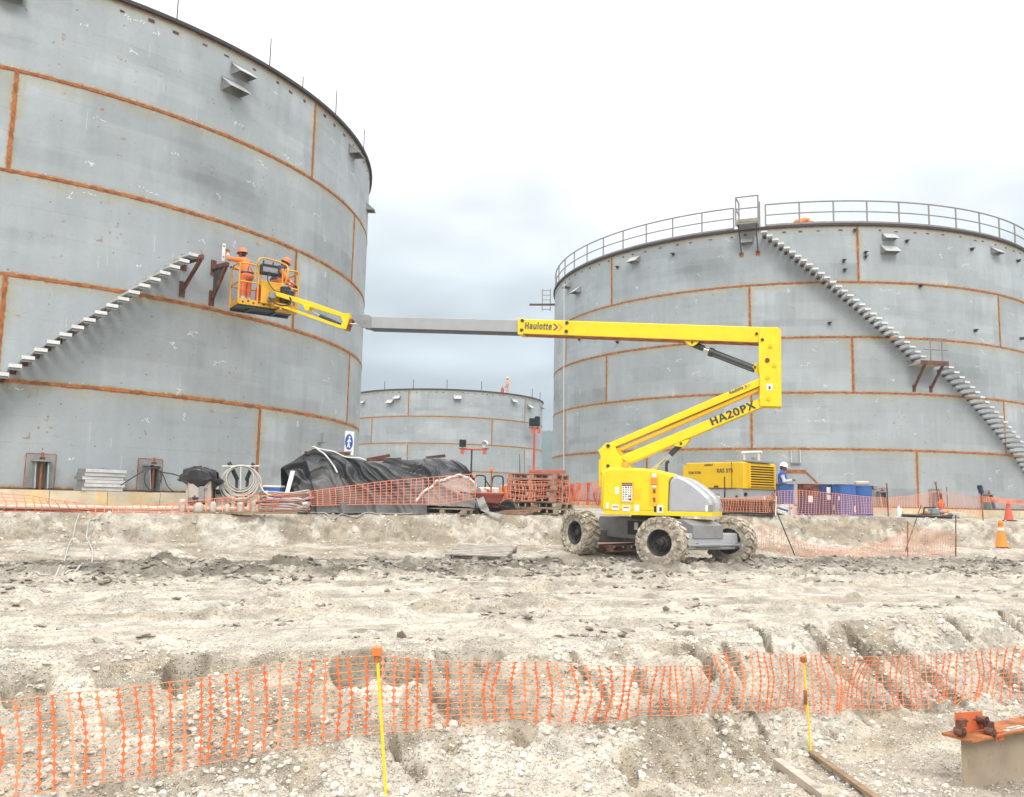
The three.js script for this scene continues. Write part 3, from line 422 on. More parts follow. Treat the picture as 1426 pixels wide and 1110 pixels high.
// small fittings: ladder stub and beam at the flank, manhole pad, sign brackets
{
  const ls = group(TR.T, 'ladder_stub'); const t = TR.hit(771.5, 420, 0).t - 3, f = (q, y) => TR.pol(t, y, q), yy = TR.hit(771.5, 425).y; for (const q of [.3, .8]) part(ls, 'stile', rod(f(q, yy - .2), f(q, yy + 1.2), .03, .03, 6), M.rail); for (let i = 0; i < 5; i++) part(ls, 'rung', rod(f(.3, yy - .1 + i * .3), f(.8, yy - .1 + i * .3), .022, .022, 6), M.rail); part(ls, 'beam', bar(f(-.1, yy + .2), f(1.6, yy + .2), .12, .1), M.brown);
  const h = TR.hit(1112, 690), mp = group(TR.T, 'manhole_pad'); const out = [[-1.15, 0], [-.9, .95], [-.5, 1.45], [.35, 1.45], [.75, 1.05], [1.35, 0]]; const curve = (x, y) => TR.pol(h.t + x / TR.R * 180 / Math.PI, y, .02);
  for (let i = 0; i < out.length - 1; i++) part(mp, 'weld_seam', bars(curve(...out[i]), curve(...out[i + 1]), .07, .02, V(0, 1, .01)), M.rust); part(mp, 'weld_seam', bars(curve(-.5, 1.52), curve(.35, 1.52), .1, .02), M.rust);
  const b = TR.hit(1108, 636), br = group(TR.T, 'clip_bracket'); for (const x of [-.19, .19]) part(br, 'arm', placeOn(TR, bx(.05, .55, .1, x, 0, .05), b.t, b.y), M.galv); part(br, 'sill', placeOn(TR, bx(.43, .05, .12, 0, -.28, .06), b.t, b.y), M.steel);
  const n = TL.hit(445, 612); part(TL.T, 'lug', placeOn(TL, merge(bx(.24, .03, .22, 0, -.1, .11), bx(.03, .3, .03, .06, .06, .06)), n.t, n.y), M.steel);
}
// safety sign fixed to the tall tank
{
  const W = 192, Hh = 384, cv = document.createElement('canvas'); cv.width = W; cv.height = Hh; const c = cv.getContext('2d'); c.fillStyle = '#f2f3f2'; c.fillRect(0, 0, W, Hh); c.fillStyle = '#2b52a8'; c.beginPath(); c.ellipse(96, 175, 76, 130, 0, 0, 7); c.fill(); c.fillStyle = '#e9eef6';
  c.beginPath(); c.arc(104, 96, 19, 0, 7); c.fill(); c.lineWidth = 22; c.strokeStyle = '#e9eef6'; c.beginPath(); c.moveTo(100, 120); c.lineTo(92, 190); c.lineTo(112, 270); c.moveTo(94, 186); c.lineTo(66, 262); c.moveTo(98, 130); c.lineTo(132, 170); c.moveTo(98, 132); c.lineTo(62, 178); c.stroke(); c.fillStyle = '#3c4658'; c.fillRect(28, 326, 136, 9); c.fillRect(44, 344, 104, 9);
  const t = new THREE.CanvasTexture(cv); t.colorSpace = THREE.SRGBColorSpace; const h = TL.hit(482, 617); const p = TL.pol(h.t, h.y, .09).add(TL.T.position); const s = thing('safety_sign', 'white board with a blue oval figure sign hung on the tall tank', 'sign', p, rad(h.t) + Math.PI / 2 - .5);
  part(s, 'board', rb(.5, .84, .02, 0, 0, 0, .006), M.white); const f = part(s, 'print', new THREE.PlaneGeometry(.48, .81).translate(0, 0, .013), mat([1, 1, 1], .5, 0, { map: t }), true);
}
// ---------- articulated boom lift ----------
const LT = [3.24, 19.02], LA = -19.45 * Math.PI / 180;      // turntable axis (x, depth) and the turn of the boom plane
const lift = thing('boom_lift', 'yellow articulated boom lift with muddy wheels reaching its basket to the tank', 'boom lift', V(LT[0], H(LT[0], LT[1]) * 0, -LT[1]), LA);
lift.updateMatrixWorld(true); const liftInv = lift.matrixWorld.clone().invert();
function LP(px, py, z) {    // pixel -> point of the lift's own upright plane z = const
  const o = V(0, EYE, 0).applyMatrix4(liftInv), r = ray(px, py), q = V(r[0], EYE + r[1], -r[2]).applyMatrix4(liftInv), d = q.sub(o), k = (z - o.z) / d.z; return V(o.x + d.x * k, o.y + d.y * k, z);
}
const l2 = (list, z) => list.map(([a, b]) => { const p = LP(a, b, z); return [p.x, p.y]; });
const z7 = (X, Y) => [700 + X / 3.478, 420 + Y / 3.478], z6 = (X, Y) => [770 + X / 4.6, 600 + Y / 4.6], z3 = (X, Y) => [280 + X / 5.942, 320 + Y / 5.942];
const LV = (a, z) => LP(a[0], a[1], z);
function sticker(parent, px, py, w, h, z, m = M.sticker, name = 'sticker') { const p = LP(px, py, z); return part(parent, name, bx(w, h, .004, p.x, p.y, z + .003), m); }
function midArm(a0, a1, b0, b1, z) {      // quad given by its two end edges (top, bottom) at each end
  return l2([a0, a1, b1, b0], z);
}
{ // wheels and chassis
  const ca = -39.2 * Math.PI / 180, ch = group(lift, 'chassis'); ch.rotation.y = ca;
  part(ch, 'frame', [ext([[-1.55, .55], [-1.62, .72], [-1.5, .97], [1.3, .97], [1.62, .86], [1.62, .6], [1.2, .5], [-1.2, .5]], .84, -.42, .02)], M.chassisGrey);
  part(ch, 'front_axle', [rb(.34, .28, 1.75, 1.42, .56, 0, .03), rb(.30, .12, 1.9, 1.42, .42, 0, .03), rb(.2, .3, .3, 1.42, .52, .85), rb(.2, .3, .3, 1.42, .52, -.85)], M.hood);
  part(ch, 'rear_axle', [rb(.34, .3, 1.75, -1.38, .52, 0, .03)], M.chassisGrey);
  part(ch, 'tie_rod', [rod(V(1.68, .46, -.85), V(1.68, .46, .8), .028), rod(V(1.66, .46, -.3), V(1.66, .46, .35), .05), bx(.16, .1, .12, 1.62, .46, .82), bx(.16, .1, .12, 1.62, .46, -.86)], M.steel);
  part(ch, 'cover_plate', [bx(.5, .3, .012, -.2, .74, .43), bx(.34, .26, .012, .75, .74, .43)], M.darkMetal);
  part(ch, 'sticker', [bx(.12, .16, .006, -.15, .78, .44), bx(.07, .15, .006, .6, .76, .44)], M.sticker);
  // tyre: rounded section with chevron lugs
  const prof = [[.27, -.15], [.33, -.17], [.44, -.175], [.475, -.15], [.485, -.08], [.488, 0], [.485, .08], [.475, .15], [.44, .175], [.33, .17], [.27, .15]];
  const tyre = lathe(prof, 44); tyre.rotateX(Math.PI / 2); const lugs = []; for (let i = 0; i < 20; i++) for (const s of [-1, 1]) { const g = bx(.075, .055, .205, 0, .488, s * .09, 0, s * .42, 0); const sh2 = bx(.09, .1, .05, s * -.035, .452, s * .176, s * -.2, 0, 0); const a = (i + (s > 0 ? .5 : 0)) / 20 * Math.PI * 2; g.rotateZ(a); sh2.rotateZ(a); lugs.push(g, sh2); }
  const tg = metreUV(merge(tyre, lugs)), rimG = metreUV(merge((() => { const g = lathe([[0, .03], [.1, .035], [.15, .0], [.2, -.04], [.235, -.03], [.245, .1], [.275, .135], [.285, .12]], 32); g.rotateX(Math.PI / 2); return g; })(), (() => { const g = lathe([[0, -.12], [.2, -.1], [.245, -.06], [.275, -.135], [.285, -.12]], 32); g.rotateX(Math.PI / 2); return g; })()));
  const hubG = metreUV(merge((() => { const g = lathe([[0, .11], [.05, .11], [.075, .09], [.08, .03]], 16); g.rotateX(Math.PI / 2); return g; })(), Array.from({ length: 9 }, (_, i) => { const g = new THREE.CylinderGeometry(.014, .014, .05, 6); g.rotateX(Math.PI / 2); g.translate(.135 * Math.cos(i * .698), .135 * Math.sin(i * .698), .03); return g; })));
  for (const [x, z, st] of [[1.42, 1.06, 23], [-1.38, 1.06, 0], [1.36, -.90, 23], [-1.38, -1.0, 0]]) {
    const w = group(lift, 'wheel'); const p = V(x, .512, z).applyAxisAngle(V(0, 1, 0), ca); w.position.copy(p); const wp = w.position.clone().applyMatrix4(lift.matrixWorld); w.position.y = .505 + clamp(gy(wp.x, wp.z), -.03, .1) * .8; w.rotation.order = 'YXZ'; w.rotation.y = ca + rad(st) + (z < 0 ? Math.PI : 0); w.rotation.z = x * 3.1;
    const t = sh(new THREE.Mesh(tg, M.mud)); t.name = 'tyre'; w.add(t); const rm = sh(new THREE.Mesh(rimG, M.rim)); rm.name = 'rim'; w.add(rm); const hb = sh(new THREE.Mesh(hubG, M.rim)); hb.name = 'hub'; w.add(hb);
  }
}
{ // turntable and covers
  part(lift, 'slew_ring', [new THREE.CylinderGeometry(.52, .56, .14, 36).translate(0, 1.0, 0), new THREE.CylinderGeometry(.36, .36, .2, 24).translate(0, .92, 0)], M.darkMetal);
  const ZF = 1.02; const bp = l2([z6(318, 545), z6(1020, 552), z6(1020, 540), z6(318, 520)], ZF); part(lift, 'turntable_plate', ext([[bp[0][0] + .02, bp[0][1] + .03], [bp[1][0], bp[1][1] + .0], [bp[2][0], bp[2][1] + .06], [bp[3][0] + .02, bp[3][1] + .03]], 2 * ZF, -ZF, .008), M.yellow);
  const body = l2([z6(316, 512), z6(735, 529), z6(738, 420), z6(742, 325), z6(765, 292), z6(735, 270), z6(690, 254), z6(600, 242), z6(400, 234), z6(352, 237), z6(330, 256), z6(322, 300), z6(315, 420)], ZF);
  const hood = l2([z6(738, 529), z6(1018, 532), z6(1024, 500), z6(1020, 462), z6(1000, 425), z6(960, 385), z6(905, 340), z6(850, 305), z6(800, 284), z6(770, 290), z6(746, 325), z6(741, 420)], ZF);
  for (const [z0, w, far] of [[ZF - .66, .66, 0], [-ZF, .66, 1]]) { part(lift, 'side_cover', ext(body, w, z0, .05), M.yellow); part(lift, 'engine_hood', ext(hood, w, z0, .06), M.hood); }
  const hood2 = hood.map(([x, y]) => [x - .06, y + .015]); part(lift, 'hood_ridge', ext(hood2, .74, -.37, .05), M.galv);
  const cm = l2([z6(330, 500), z6(720, 515), z6(720, 270), z6(340, 270)], 0); part(lift, 'turret_frame', ext(cm, .8, -.4, .02), M.yellow);
  // control recess, pictogram panel, beacon, slots, stickers on the near cover
  const p0 = LV(z6(476, 395), ZF); part(lift, 'panel_recess', [bx(.30, .46, .012, p0.x, p0.y, ZF + .002)], M.yellowOld);
  const cv = document.createElement('canvas'); cv.width = 128; cv.height = 224; const c = cv.getContext('2d'); c.fillStyle = '#e6e4de'; c.fillRect(0, 0, 128, 224); c.fillStyle = '#6b4a4a'; c.fillRect(0, 0, 128, 38); c.fillStyle = '#c9b0b0'; c.fillRect(12, 14, 104, 6); const rr = rng(77); for (let j = 0; j < 6; j++) for (let i = 0; i < 4; i++) { c.fillStyle = ['#3b3f44', '#777c80', '#2f3336'][rr() * 3 | 0]; c.beginPath(); c.ellipse(18 + i * 31, 56 + j * 28, 7 + rr() * 4, 5 + rr() * 6, rr() * 3, 0, 7); c.fill(); } c.fillStyle = '#b8433a'; c.fillRect(86, 150, 30, 18); c.fillStyle = '#26366d'; c.beginPath(); c.arc(104, 200, 14, 0, 7); c.fill();
  const ct = new THREE.CanvasTexture(cv); ct.colorSpace = THREE.SRGBColorSpace; part(lift, 'control_panel', new THREE.PlaneGeometry(.215, .39).translate(p0.x, p0.y + .005, ZF + .012), mat([1, 1, 1], .4, 0, { map: ct }), true);
  const p1 = LV(z6(648, 375), ZF), slot = []; for (let i = 0; i <= 20; i++) { const a = i / 20 * 6.2832; slot.push([p1.x + .10 * Math.cos(a), p1.y + (a < Math.PI ? .26 : -.26) + .09 * Math.sin(a)]); } part(lift, 'lamp_recess', ext(slot.slice(0, 20), .012, ZF - .002, .003), M.yellowOld);
  for (const [Y, w, h, m] of [[288, .10, .08, M.glassPale], [322, .12, .16, M.amber], [358, .09, .05, M.sticker], [386, .055, .08, M.rust], [440, .05, .09, M.rust]]) { const q = LV(z6(650, Y), ZF); part(lift, 'lamp', rb(w, h, .03, q.x, q.y, ZF + .018, .012), m); }
  for (const [X, Y, w, h] of [[411, 383, .085, .15], [349, 480, .06, .12], [400, 490, .15, .12], [470, 497, .17, .12], [538, 495, .10, .14], [687, 502, .115, .17]]) { const q = z6(X, Y); sticker(lift, q[0], q[1], w, h, ZF); }
  { const q = z6(655, 502); sticker(lift, q[0], q[1], .05, .12, ZF, M.glassDark); const s = z6(690, 502); sticker(lift, s[0], s[1], .05, .08, ZF + .004, M.darkBlue); for (const [X, Y] of [[400, 487], [470, 490]]) { const t = z6(X, Y); sticker(lift, t[0], t[1], .12, .025, ZF + .004, M.redFaded); } for (let i = 0; i < 5; i++) { const t = z6(543, 380 + i * 14); sticker(lift, t[0], t[1], .13, .014, ZF, M.yellowOld, 'embossed_line'); } }
  { const q = z6(1005, 497); sticker(lift, q[0], q[1], .13, .13, ZF, M.chassisGrey, 'lamp_frame'); const t = z6(985, 497); sticker(lift, t[0], t[1], .05, .13, ZF + .004, M.sticker); }
  const e0 = LV(z6(728, 262), .3), e1 = LV(z6(728, 212), .3); part(lift, 'exhaust', tube([e0, e1, LV(z6(732, 200), .3), LV(z6(744, 198), .3)], .032, 16), M.rubber);
  const k0 = LV(z6(465, 215), .25); part(lift, 'beacon', [new THREE.CylinderGeometry(.07, .08, .12, 14).translate(k0.x, k0.y, .25)], M.orangeMark);
}
{ // boom
  const Z = .16;
  // knuckle at the foot of the parallelogram
  part(lift, 'foot_knuckle', [ext(l2([z7(462, 722), z7(500, 684), z7(538, 690), z7(556, 730), z7(585, 778), z7(622, 800), z7(622, 830), z7(474, 830), z7(474, 745)], .24), .06, .18, .008), ext(l2([z7(462, 722), z7(500, 684), z7(538, 690), z7(556, 730), z7(585, 778), z7(622, 800), z7(622, 830), z7(474, 830), z7(474, 745)], .24), .06, -.24, .008), ext(l2([z7(474, 770), z7(500, 745), z7(500, 900), z7(474, 900)], 0), .36, -.18, .008)], M.yellow);
  part(lift, 'upper_link', ext(l2([z7(508, 688), z7(540, 706), z7(1302, 385), z7(1288, 352)], Z), 2 * Z, -Z, .012), M.yellow);
  part(lift, 'link_lip', ext(l2([z7(560, 712), z7(572, 722), z7(1250, 428), z7(1245, 412)], Z - .04), .2, -.1, .006), M.yellowOld);
  part(lift, 'lower_link', ext(l2([z7(560, 752), z7(612, 783), z7(1262, 508), z7(1252, 466)], Z), 2 * Z, -Z, .012), M.yellow);
  part(lift, 'link_brace', ext(l2([z7(540, 712), z7(560, 705), z7(582, 742), z7(565, 752)], .1), .2, -.1, .006), M.yellowOld);
  for (const zz of [[.17, .05], [-.22, .05]]) part(lift, 'mast_plate', ext(l2([z7(1240, 172), z7(1250, 124), z7(1335, 124), z7(1342, 300), z7(1346, 508), z7(1250, 506), z7(1244, 470), z7(1246, 362), z7(1240, 330)], .22), zz[1], zz[0], .008), M.yellow);
  part(lift, 'mast_core', ext(l2([z7(1262, 150), z7(1346, 130), z7(1349, 506), z7(1262, 500)], .16), .34, -.17, .012), M.yellow);
  part(lift, 'main_boom', ext(l2([z7(78, 155), z7(1245, 198), z7(1330, 200), z7(1335, 126), z7(78, 84)], .17), .34, -.17, .014), M.yellow);
  part(lift, 'boom_trim', ext(l2([z7(85, 158), z7(1235, 201), z7(1235, 197), z7(85, 154)], .176), .35, -.176, .002), M.rust);
  part(lift, 'boom_nose', ext(l2([z7(72, 158), z7(98, 160), z7(98, 82), z7(72, 80)], .19), .38, -.19, .01), M.yellow);
  part(lift, 'telescope', ext(l2([[514, 457.5], [728, 463.5], [728, 445.5], [514, 440.5]], .135), .27, -.135, .012), M.boomGrey);
  part(lift, 'telescope_edge', ext(l2([[514, 459], [728, 465.2], [728, 462.4], [514, 456.2]], .14), .28, -.14, .003), M.darkMetal);
  const kn = l2([[489, 437], [496, 436.5], [514, 438.5], [517, 441], [517, 457.5], [503, 456], [497, 450], [489, 443]], .15); part(lift, 'jib_knuckle', [ext(kn, .05, .1, .006), ext(kn, .05, -.15, .006), rod(LP(508, 448, -.17), LP(508, 448, .17), .05)], M.steel);
  part(lift, 'leveling_rod', rod(LP(486, 450.5, .06), LP(504, 453, .06), .025), M.chrome);
  const jk = l2([z3(1150, 700), z3(1180, 692), z3(1232, 690), z3(1222, 745), z3(1195, 826), z3(1150, 810), z3(1172, 760)], .13); part(lift, 'jib_bracket', [ext(jk, .04, .09, .005), ext(jk, .04, -.13, .005)], M.yellow);
  part(lift, 'jib_hook', ext(l2([z3(1225, 730), z3(1258, 738), z3(1222, 800), z3(1212, 835), z3(1180, 828), z3(1205, 790)], .07), .14, -.07, .006), M.rust);
  part(lift, 'jib_arm', ext(l2([z3(612, 508), z3(622, 548), z3(1160, 722), z3(1200, 698), z3(900, 592)], .09), .18, -.09, .01), M.yellow);
  part(lift, 'jib_link', ext(l2([z3(582, 592), z3(588, 616), z3(1168, 822), z3(1185, 800)], .07), .14, -.07, .008), M.yellow);
  part(lift, 'jib_lug', ext(l2([z3(835, 610), z3(900, 632), z3(888, 668), z3(862, 668)], .1), .2, -.1, .006), M.yellow);
  part(lift, 'jib_cylinder', [rod(LV(z3(985, 712), 0), LV(z3(1148, 782), 0), .045)], M.darkMetal); part(lift, 'jib_piston', rod(LV(z3(885, 652), 0), LV(z3(990, 714), 0), .026), M.chrome);
  // lift cylinders
  const lug = l2([z7(872, 184), z7(950, 186), z7(942, 200), z7(918, 214), z7(898, 206)], .2); part(lift, 'boom_lug', [ext(lug, .04, .1, .004), ext(lug, .04, -.14, .004)], M.yellow);
  const lg2 = l2([z7(1240, 292), z7(1225, 300), z7(1210, 318), z7(1226, 340), z7(1240, 362)], .12); part(lift, 'mast_lug', [ext(lg2, .05, .06, .004), ext(lg2, .05, -.11, .004)], M.yellow);
  part(lift, 'boom_cylinder', [rod(LV(z7(1003, 243), 0), LV(z7(1222, 327), 0), .085, .085, 16), rod(LV(z7(1000, 242), 0), LV(z7(1020, 249), 0), .1, .1, 16), rod(LV(z7(1020, 262), .06), LV(z7(1215, 337), .06), .02)], M.darkMetal); part(lift, 'boom_piston', rod(LV(z7(920, 206), 0), LV(z7(1005, 244), 0), .05, .05, 14), M.chrome); part(lift, 'cylinder_end', rod(LV(z7(920, 206), 0), LV(z7(975, 228), 0), .07, .07, 14), M.darkMetal);
  part(lift, 'link_lug', ext(l2([z7(820, 690), z7(905, 664), z7(890, 690), z7(868, 704), z7(838, 700)], .14), .26, -.12, .006), M.yellow);
  part(lift, 'link_cylinder', rod(LV(z7(862, 694), 0), LV(z7(812, 742), 0), .06, .06, 14), M.darkMetal); part(lift, 'link_piston', rod(LV(z7(812, 742), 0), LV(z7(724, 815), 0), .04, .04, 14), M.chrome);
  // pins
  const pin = (X, Y, z, r = .04, m = M.darkMetal) => { const q = LV(z7(X, Y), z); part(lift, 'pin', [rod(V(q.x, q.y, z - .02), V(q.x, q.y, z + .025), r, r * .9, 14)], m); };
  for (const [X, Y] of [[95, 92], [92, 138], [311, 102], [308, 144]]) pin(X, Y, .185, .042); pin(511, 699, .245, .045); pin(510, 796, .245, .04); pin(1258, 184, .225, .035); pin(1282, 284, .225, .05, M.brown);
  for (const [X, Y] of [[1297, 215], [1316, 308], [1283, 368], [1288, 470]]) pin(X, Y, .222, .045, M.yellowOld); for (const [X, Y] of [[1230, 155], [1278, 160]]) pin(X, Y, .19, .03, M.brown);
  pin(918, 199, .14, .025); pin(1222, 318, .115, .03); pin(864, 688, .145, .03);
  { const q = z7(1293, 414); sticker(lift, q[0], q[1], .12, .14, .222); sticker(lift, q[0], q[1] + .8, .04, .06, .227, M.letter); }
  // lettering
  const word = (s, A, B, z, m, fit, name = 'lettering') => { const a = LV(A, z), b = LV(B, z), g = text(s, 1, .01); g.computeBoundingBox(); const w = g.boundingBox.max.x, L = a.distanceTo(b), k = L / w; g.scale(k, fit ?? k, 1); g.rotateZ(Math.atan2(b.y - a.y, b.x - a.x)); g.translate(a.x, a.y, z + .001); return part(lift, name, g, m); };
  word('Haulotte', z7(105, 131), z7(237, 136.5), .172, M.logoGrey, .158); word('HA20PX', z7(1010, 602), z7(1228, 514), .162, M.letter, .165); word('Haulotte', z7(1101, 450), z7(1168, 421), .162, M.logoGrey, .075);
  const chev = (X, Y, s, z, m, sl) => { const p = [[0, 0], [.35, 0], [.85, .5], [.35, 1], [0, 1], [.5, .5]].map(([a, b]) => z7(X + a * s, Y + sl * a * s - b * s)); part(lift, 'chevron_mark', ext(l2(p, z), .006, z, 0), m); };
  chev(243, 139, 32, .171, M.letterGrey, .03); chev(266, 140, 32, .171, M.orangeMark, .03); chev(1170, 425, 18, .161, M.letterGrey, -.42); chev(1184, 419, 18, .161, M.orangeMark, -.42);
  // hoses along the links
  part(lift, 'hose', tube([LV(z3(560, 560), .2), LV(z3(600, 600), .3), LV(z3(680, 628), .3), LV(z3(735, 615), .24), LV(z3(742, 585), .16), LV(z3(735, 560), .1)], .022, 30, 6), M.rubber);
}
// ---------- basket ----------
const BK = { x: -7.27, d: 22.0 }, E1 = [.835, .55], E2 = [-.55, .835], BL = 1.6, BW = .8;
const bFloor = at(321, 421.5, 22).y;
const bPos = V(BK.x + E1[0] * BL / 2 + E2[0] * BW / 2, bFloor, -(BK.d + E1[1] * BL / 2 + E2[1] * BW / 2)), bTurn = Math.atan2(E1[1], E1[0]);
const toBasket = p => p.clone().sub(bPos).applyAxisAngle(V(0, 1, 0), -bTurn);
{
  const bk = group(lift, 'basket'); bk.position.copy(bPos.clone().applyMatrix4(liftInv)); bk.rotation.y = bTurn - LA; const x = BL / 2, z = BW / 2, hT = 1.1, hM = .6, r = .024;
  part(bk, 'floor_plate', [bx(BL, .03, BW, 0, -.02, 0), bx(BL, .05, .06, 0, -.06, z - .06), bx(BL, .05, .06, 0, -.06, -z + .06), bx(.06, .05, BW, .3, -.06, 0), bx(.06, .05, BW, -.4, -.06, 0)], M.darkMetal);
  part(bk, 'toe_board', [bx(BL, .15, .02, 0, .06, z), bx(.02, .15, BW - .04, -x, .06, 0)], M.basketYellow); part(bk, 'toe_board', [bx(BL, .15, .02, 0, .06, -z), bx(.02, .15, BW - .04, x, .06, 0)], M.basketYellow);
  const hz = []; for (let i = 0; i < 8; i++) hz.push(bx(.05, .05, .006, -x + .12 + i * .14, .05 + (i % 2) * .04, z + .013, 0, 0, .7)); part(bk, 'hazard_mark', hz, M.letter);
  const posts = [[-x, z], [-x + .5, z], [x - .45, z], [x, z], [x, -z], [0, -z], [-x, -z]]; for (const [a, b] of posts) part(bk, 'post', rod(V(a, 0, b), V(a, hT, b), r), M.basketYellow);
  part(bk, 'rail', tube([V(-x + .5, hT * .98, z), V(-x + .15, hT, z), V(-x, hT, z - .1), V(-x, hT, -z + .1), V(-x + .1, hT, -z), V(0, hT, -z), V(x - .1, hT, -z), V(x, hT, -z + .1), V(x, hT, z - .1), V(x - .1, hT, z), V(x - .4, hT * .98, z)], r, 90), M.basketYellow);
  part(bk, 'rail', tube([V(-x, hM, z), V(-x, hM, -z + .05), V(-x + .05, hM, -z), V(x - .05, hM, -z), V(x, hM, -z + .05), V(x, hM, z)], r * .85, 60), M.basketYellow); part(bk, 'rail', rod(V(-x, hM, z), V(x, hM, z), r * .85), M.basketYellow);
  // guard hoops and control box on the outer side
  const hoop = a => tube([V(a, .7, z + .02), V(a - .02, 1.0, z + .05), V(a + .02, 1.18, z + .1), V(a + .12, 1.29, z + .06), V(a + .42, 1.31, z - .02), V(a + .72, 1.27, z - .04), V(a + .84, 1.2, z + .02), V(a + .84, .95, z + .08), V(a + .8, .7, z + .02)], .024, 50); part(bk, 'guard_hoop', hoop(-.38), M.basketYellow);
  part(bk, 'control_box', [rb(.52, .24, .22, -.02, 1.0, z - .02, .03), rb(.46, .05, .26, -.02, 1.13, z - .04, .02), rod(V(-.18, 1.15, z - .02), V(-.18, 1.26, z - .02), .02), rod(V(.08, 1.15, z - .02), V(.08, 1.24, z - .02), .02)], M.black); part(bk, 'control_face', bx(.4, .13, .01, -.02, 1.0, z + .095), M.chassisGrey);
  part(bk, 'mount_panel', [rb(.62, .62, .05, .08, .38, z + .05, .02), rb(.5, .12, .3, .3, .02, z + .2, .02)], M.basketYellow); part(bk, 'rotator', [new THREE.CylinderGeometry(.14, .14, .42, 18).translate(.38, .34, z + .22), rb(.2, .3, .26, .45, .3, z + .3, .03)], M.black); part(bk, 'valve_block', [rb(.16, .18, .12, .06, .3, z + .14), rb(.1, .1, .1, -.02, .18, z + .12)], M.steel);
  part(bk, 'step_plate', [bx(.55, .04, .3, .45, -.10, z + .2), bx(.5, .08, .03, .45, -.06, z + .36)], M.basketYellow); const hz2 = []; for (let i = 0; i < 4; i++) hz2.push(bx(.05, .05, .006, .28 + i * .11, -.06, z + .378, 0, 0, .7)); part(bk, 'hazard_mark', hz2, M.letter);
  part(bk, 'hose', tube([V(-.05, .95, z + .1), V(-.1, .7, z + .16), V(.08, .45, z + .18), V(.25, .4, z + .2)], .014, 24, 6), M.rubber);
}
// ---------- people ----------
const SKIN = [.19, .095, .06], BOOT = [.03, .025, .02], ORANGE = [.88, .22, .06], STRIPE = [.72, .70, .64], DARKB = [.03, .06, .16], GREYS = [.48, .49, .50], BLUEV = [.03, .10, .42], BEIGE = [.62, .42, .28], HAIR = [.015, .012, .01];
const cap = (a, b, ra, rb2, c) => ({ a, b, ra, rb: rb2, c });
function capD(q, x, y, z) { const ax = q.a[0], ay = q.a[1], az = q.a[2], bx_ = q.b[0] - ax, by = q.b[1] - ay, bz = q.b[2] - az, px = x - ax, py = y - ay, pz = z - az; const L = bx_ * bx_ + by * by + bz * bz || 1e-9; const t = clamp((px * bx_ + py * by + pz * bz) / L); return Math.hypot(px - bx_ * t, py - by * t, pz - bz * t) - mix(q.ra, q.rb, t); }
function field(caps, k) { return (x, y, z) => { let d = 1e3; for (const q of caps) { const e = capD(q, x, y, z), h = clamp(.5 + .5 * (e - d) / k); d = e + (d - e) * h - k * h * (1 - h); } return d; }; }
function blob(caps, k, ctr, half, res, band) {
  const f = field(caps, k), mc = new MarchingCubes(res, M.white, false, false, 120000); mc.isolation = 0; const s = res, hs = s / 2;
  for (let z = 0; z < s; z++) for (let y = 0; y < s; y++) for (let x = 0; x < s; x++) mc.field[x + y * s + z * s * s] = -f(ctr[0] + half * (x - hs) / hs, ctr[1] + half * (y - hs) / hs, ctr[2] + half * (z - hs) / hs);
  mc.update(); const n = mc.count, pa = mc.positionArray, pos = new Float32Array(n * 3), nor = new Float32Array(n * 3), col = new Float32Array(n * 3), e = .004;
  for (let i = 0; i < n; i++) {
    const x = ctr[0] + half * pa[i * 3], y = ctr[1] + half * pa[i * 3 + 1], z = ctr[2] + half * pa[i * 3 + 2]; pos[i * 3] = x; pos[i * 3 + 1] = y; pos[i * 3 + 2] = z;
    const g = V(f(x + e, y, z) - f(x - e, y, z), f(x, y + e, z) - f(x, y - e, z), f(x, y, z + e) - f(x, y, z - e)).normalize(); nor[i * 3] = g.x; nor[i * 3 + 1] = g.y; nor[i * 3 + 2] = g.z;
    let best = 1e3, c = caps[0].c, tt = 0; for (const q of caps) { const d = capD(q, x, y, z); if (d < best) { best = d; c = q.c; const bxv = V(q.b[0] - q.a[0], q.b[1] - q.a[1], q.b[2] - q.a[2]), L = bxv.lengthSq() || 1; tt = clamp(((x - q.a[0]) * bxv.x + (y - q.a[1]) * bxv.y + (z - q.a[2]) * bxv.z) / L); if (q.band && tt > q.band[0] && tt < q.band[1]) c = STRIPE; } }
    col[i * 3] = c[0]; col[i * 3 + 1] = c[1]; col[i * 3 + 2] = c[2];
  }
  const g = new THREE.BufferGeometry(); g.setAttribute('position', new THREE.BufferAttribute(pos, 3)); g.setAttribute('normal', new THREE.BufferAttribute(nor, 3)); g.setAttribute('color', new THREE.BufferAttribute(col, 3)); return g;
}
const bodyMat = mat([1, 1, 1], .8, 0, { vertexColors: true });
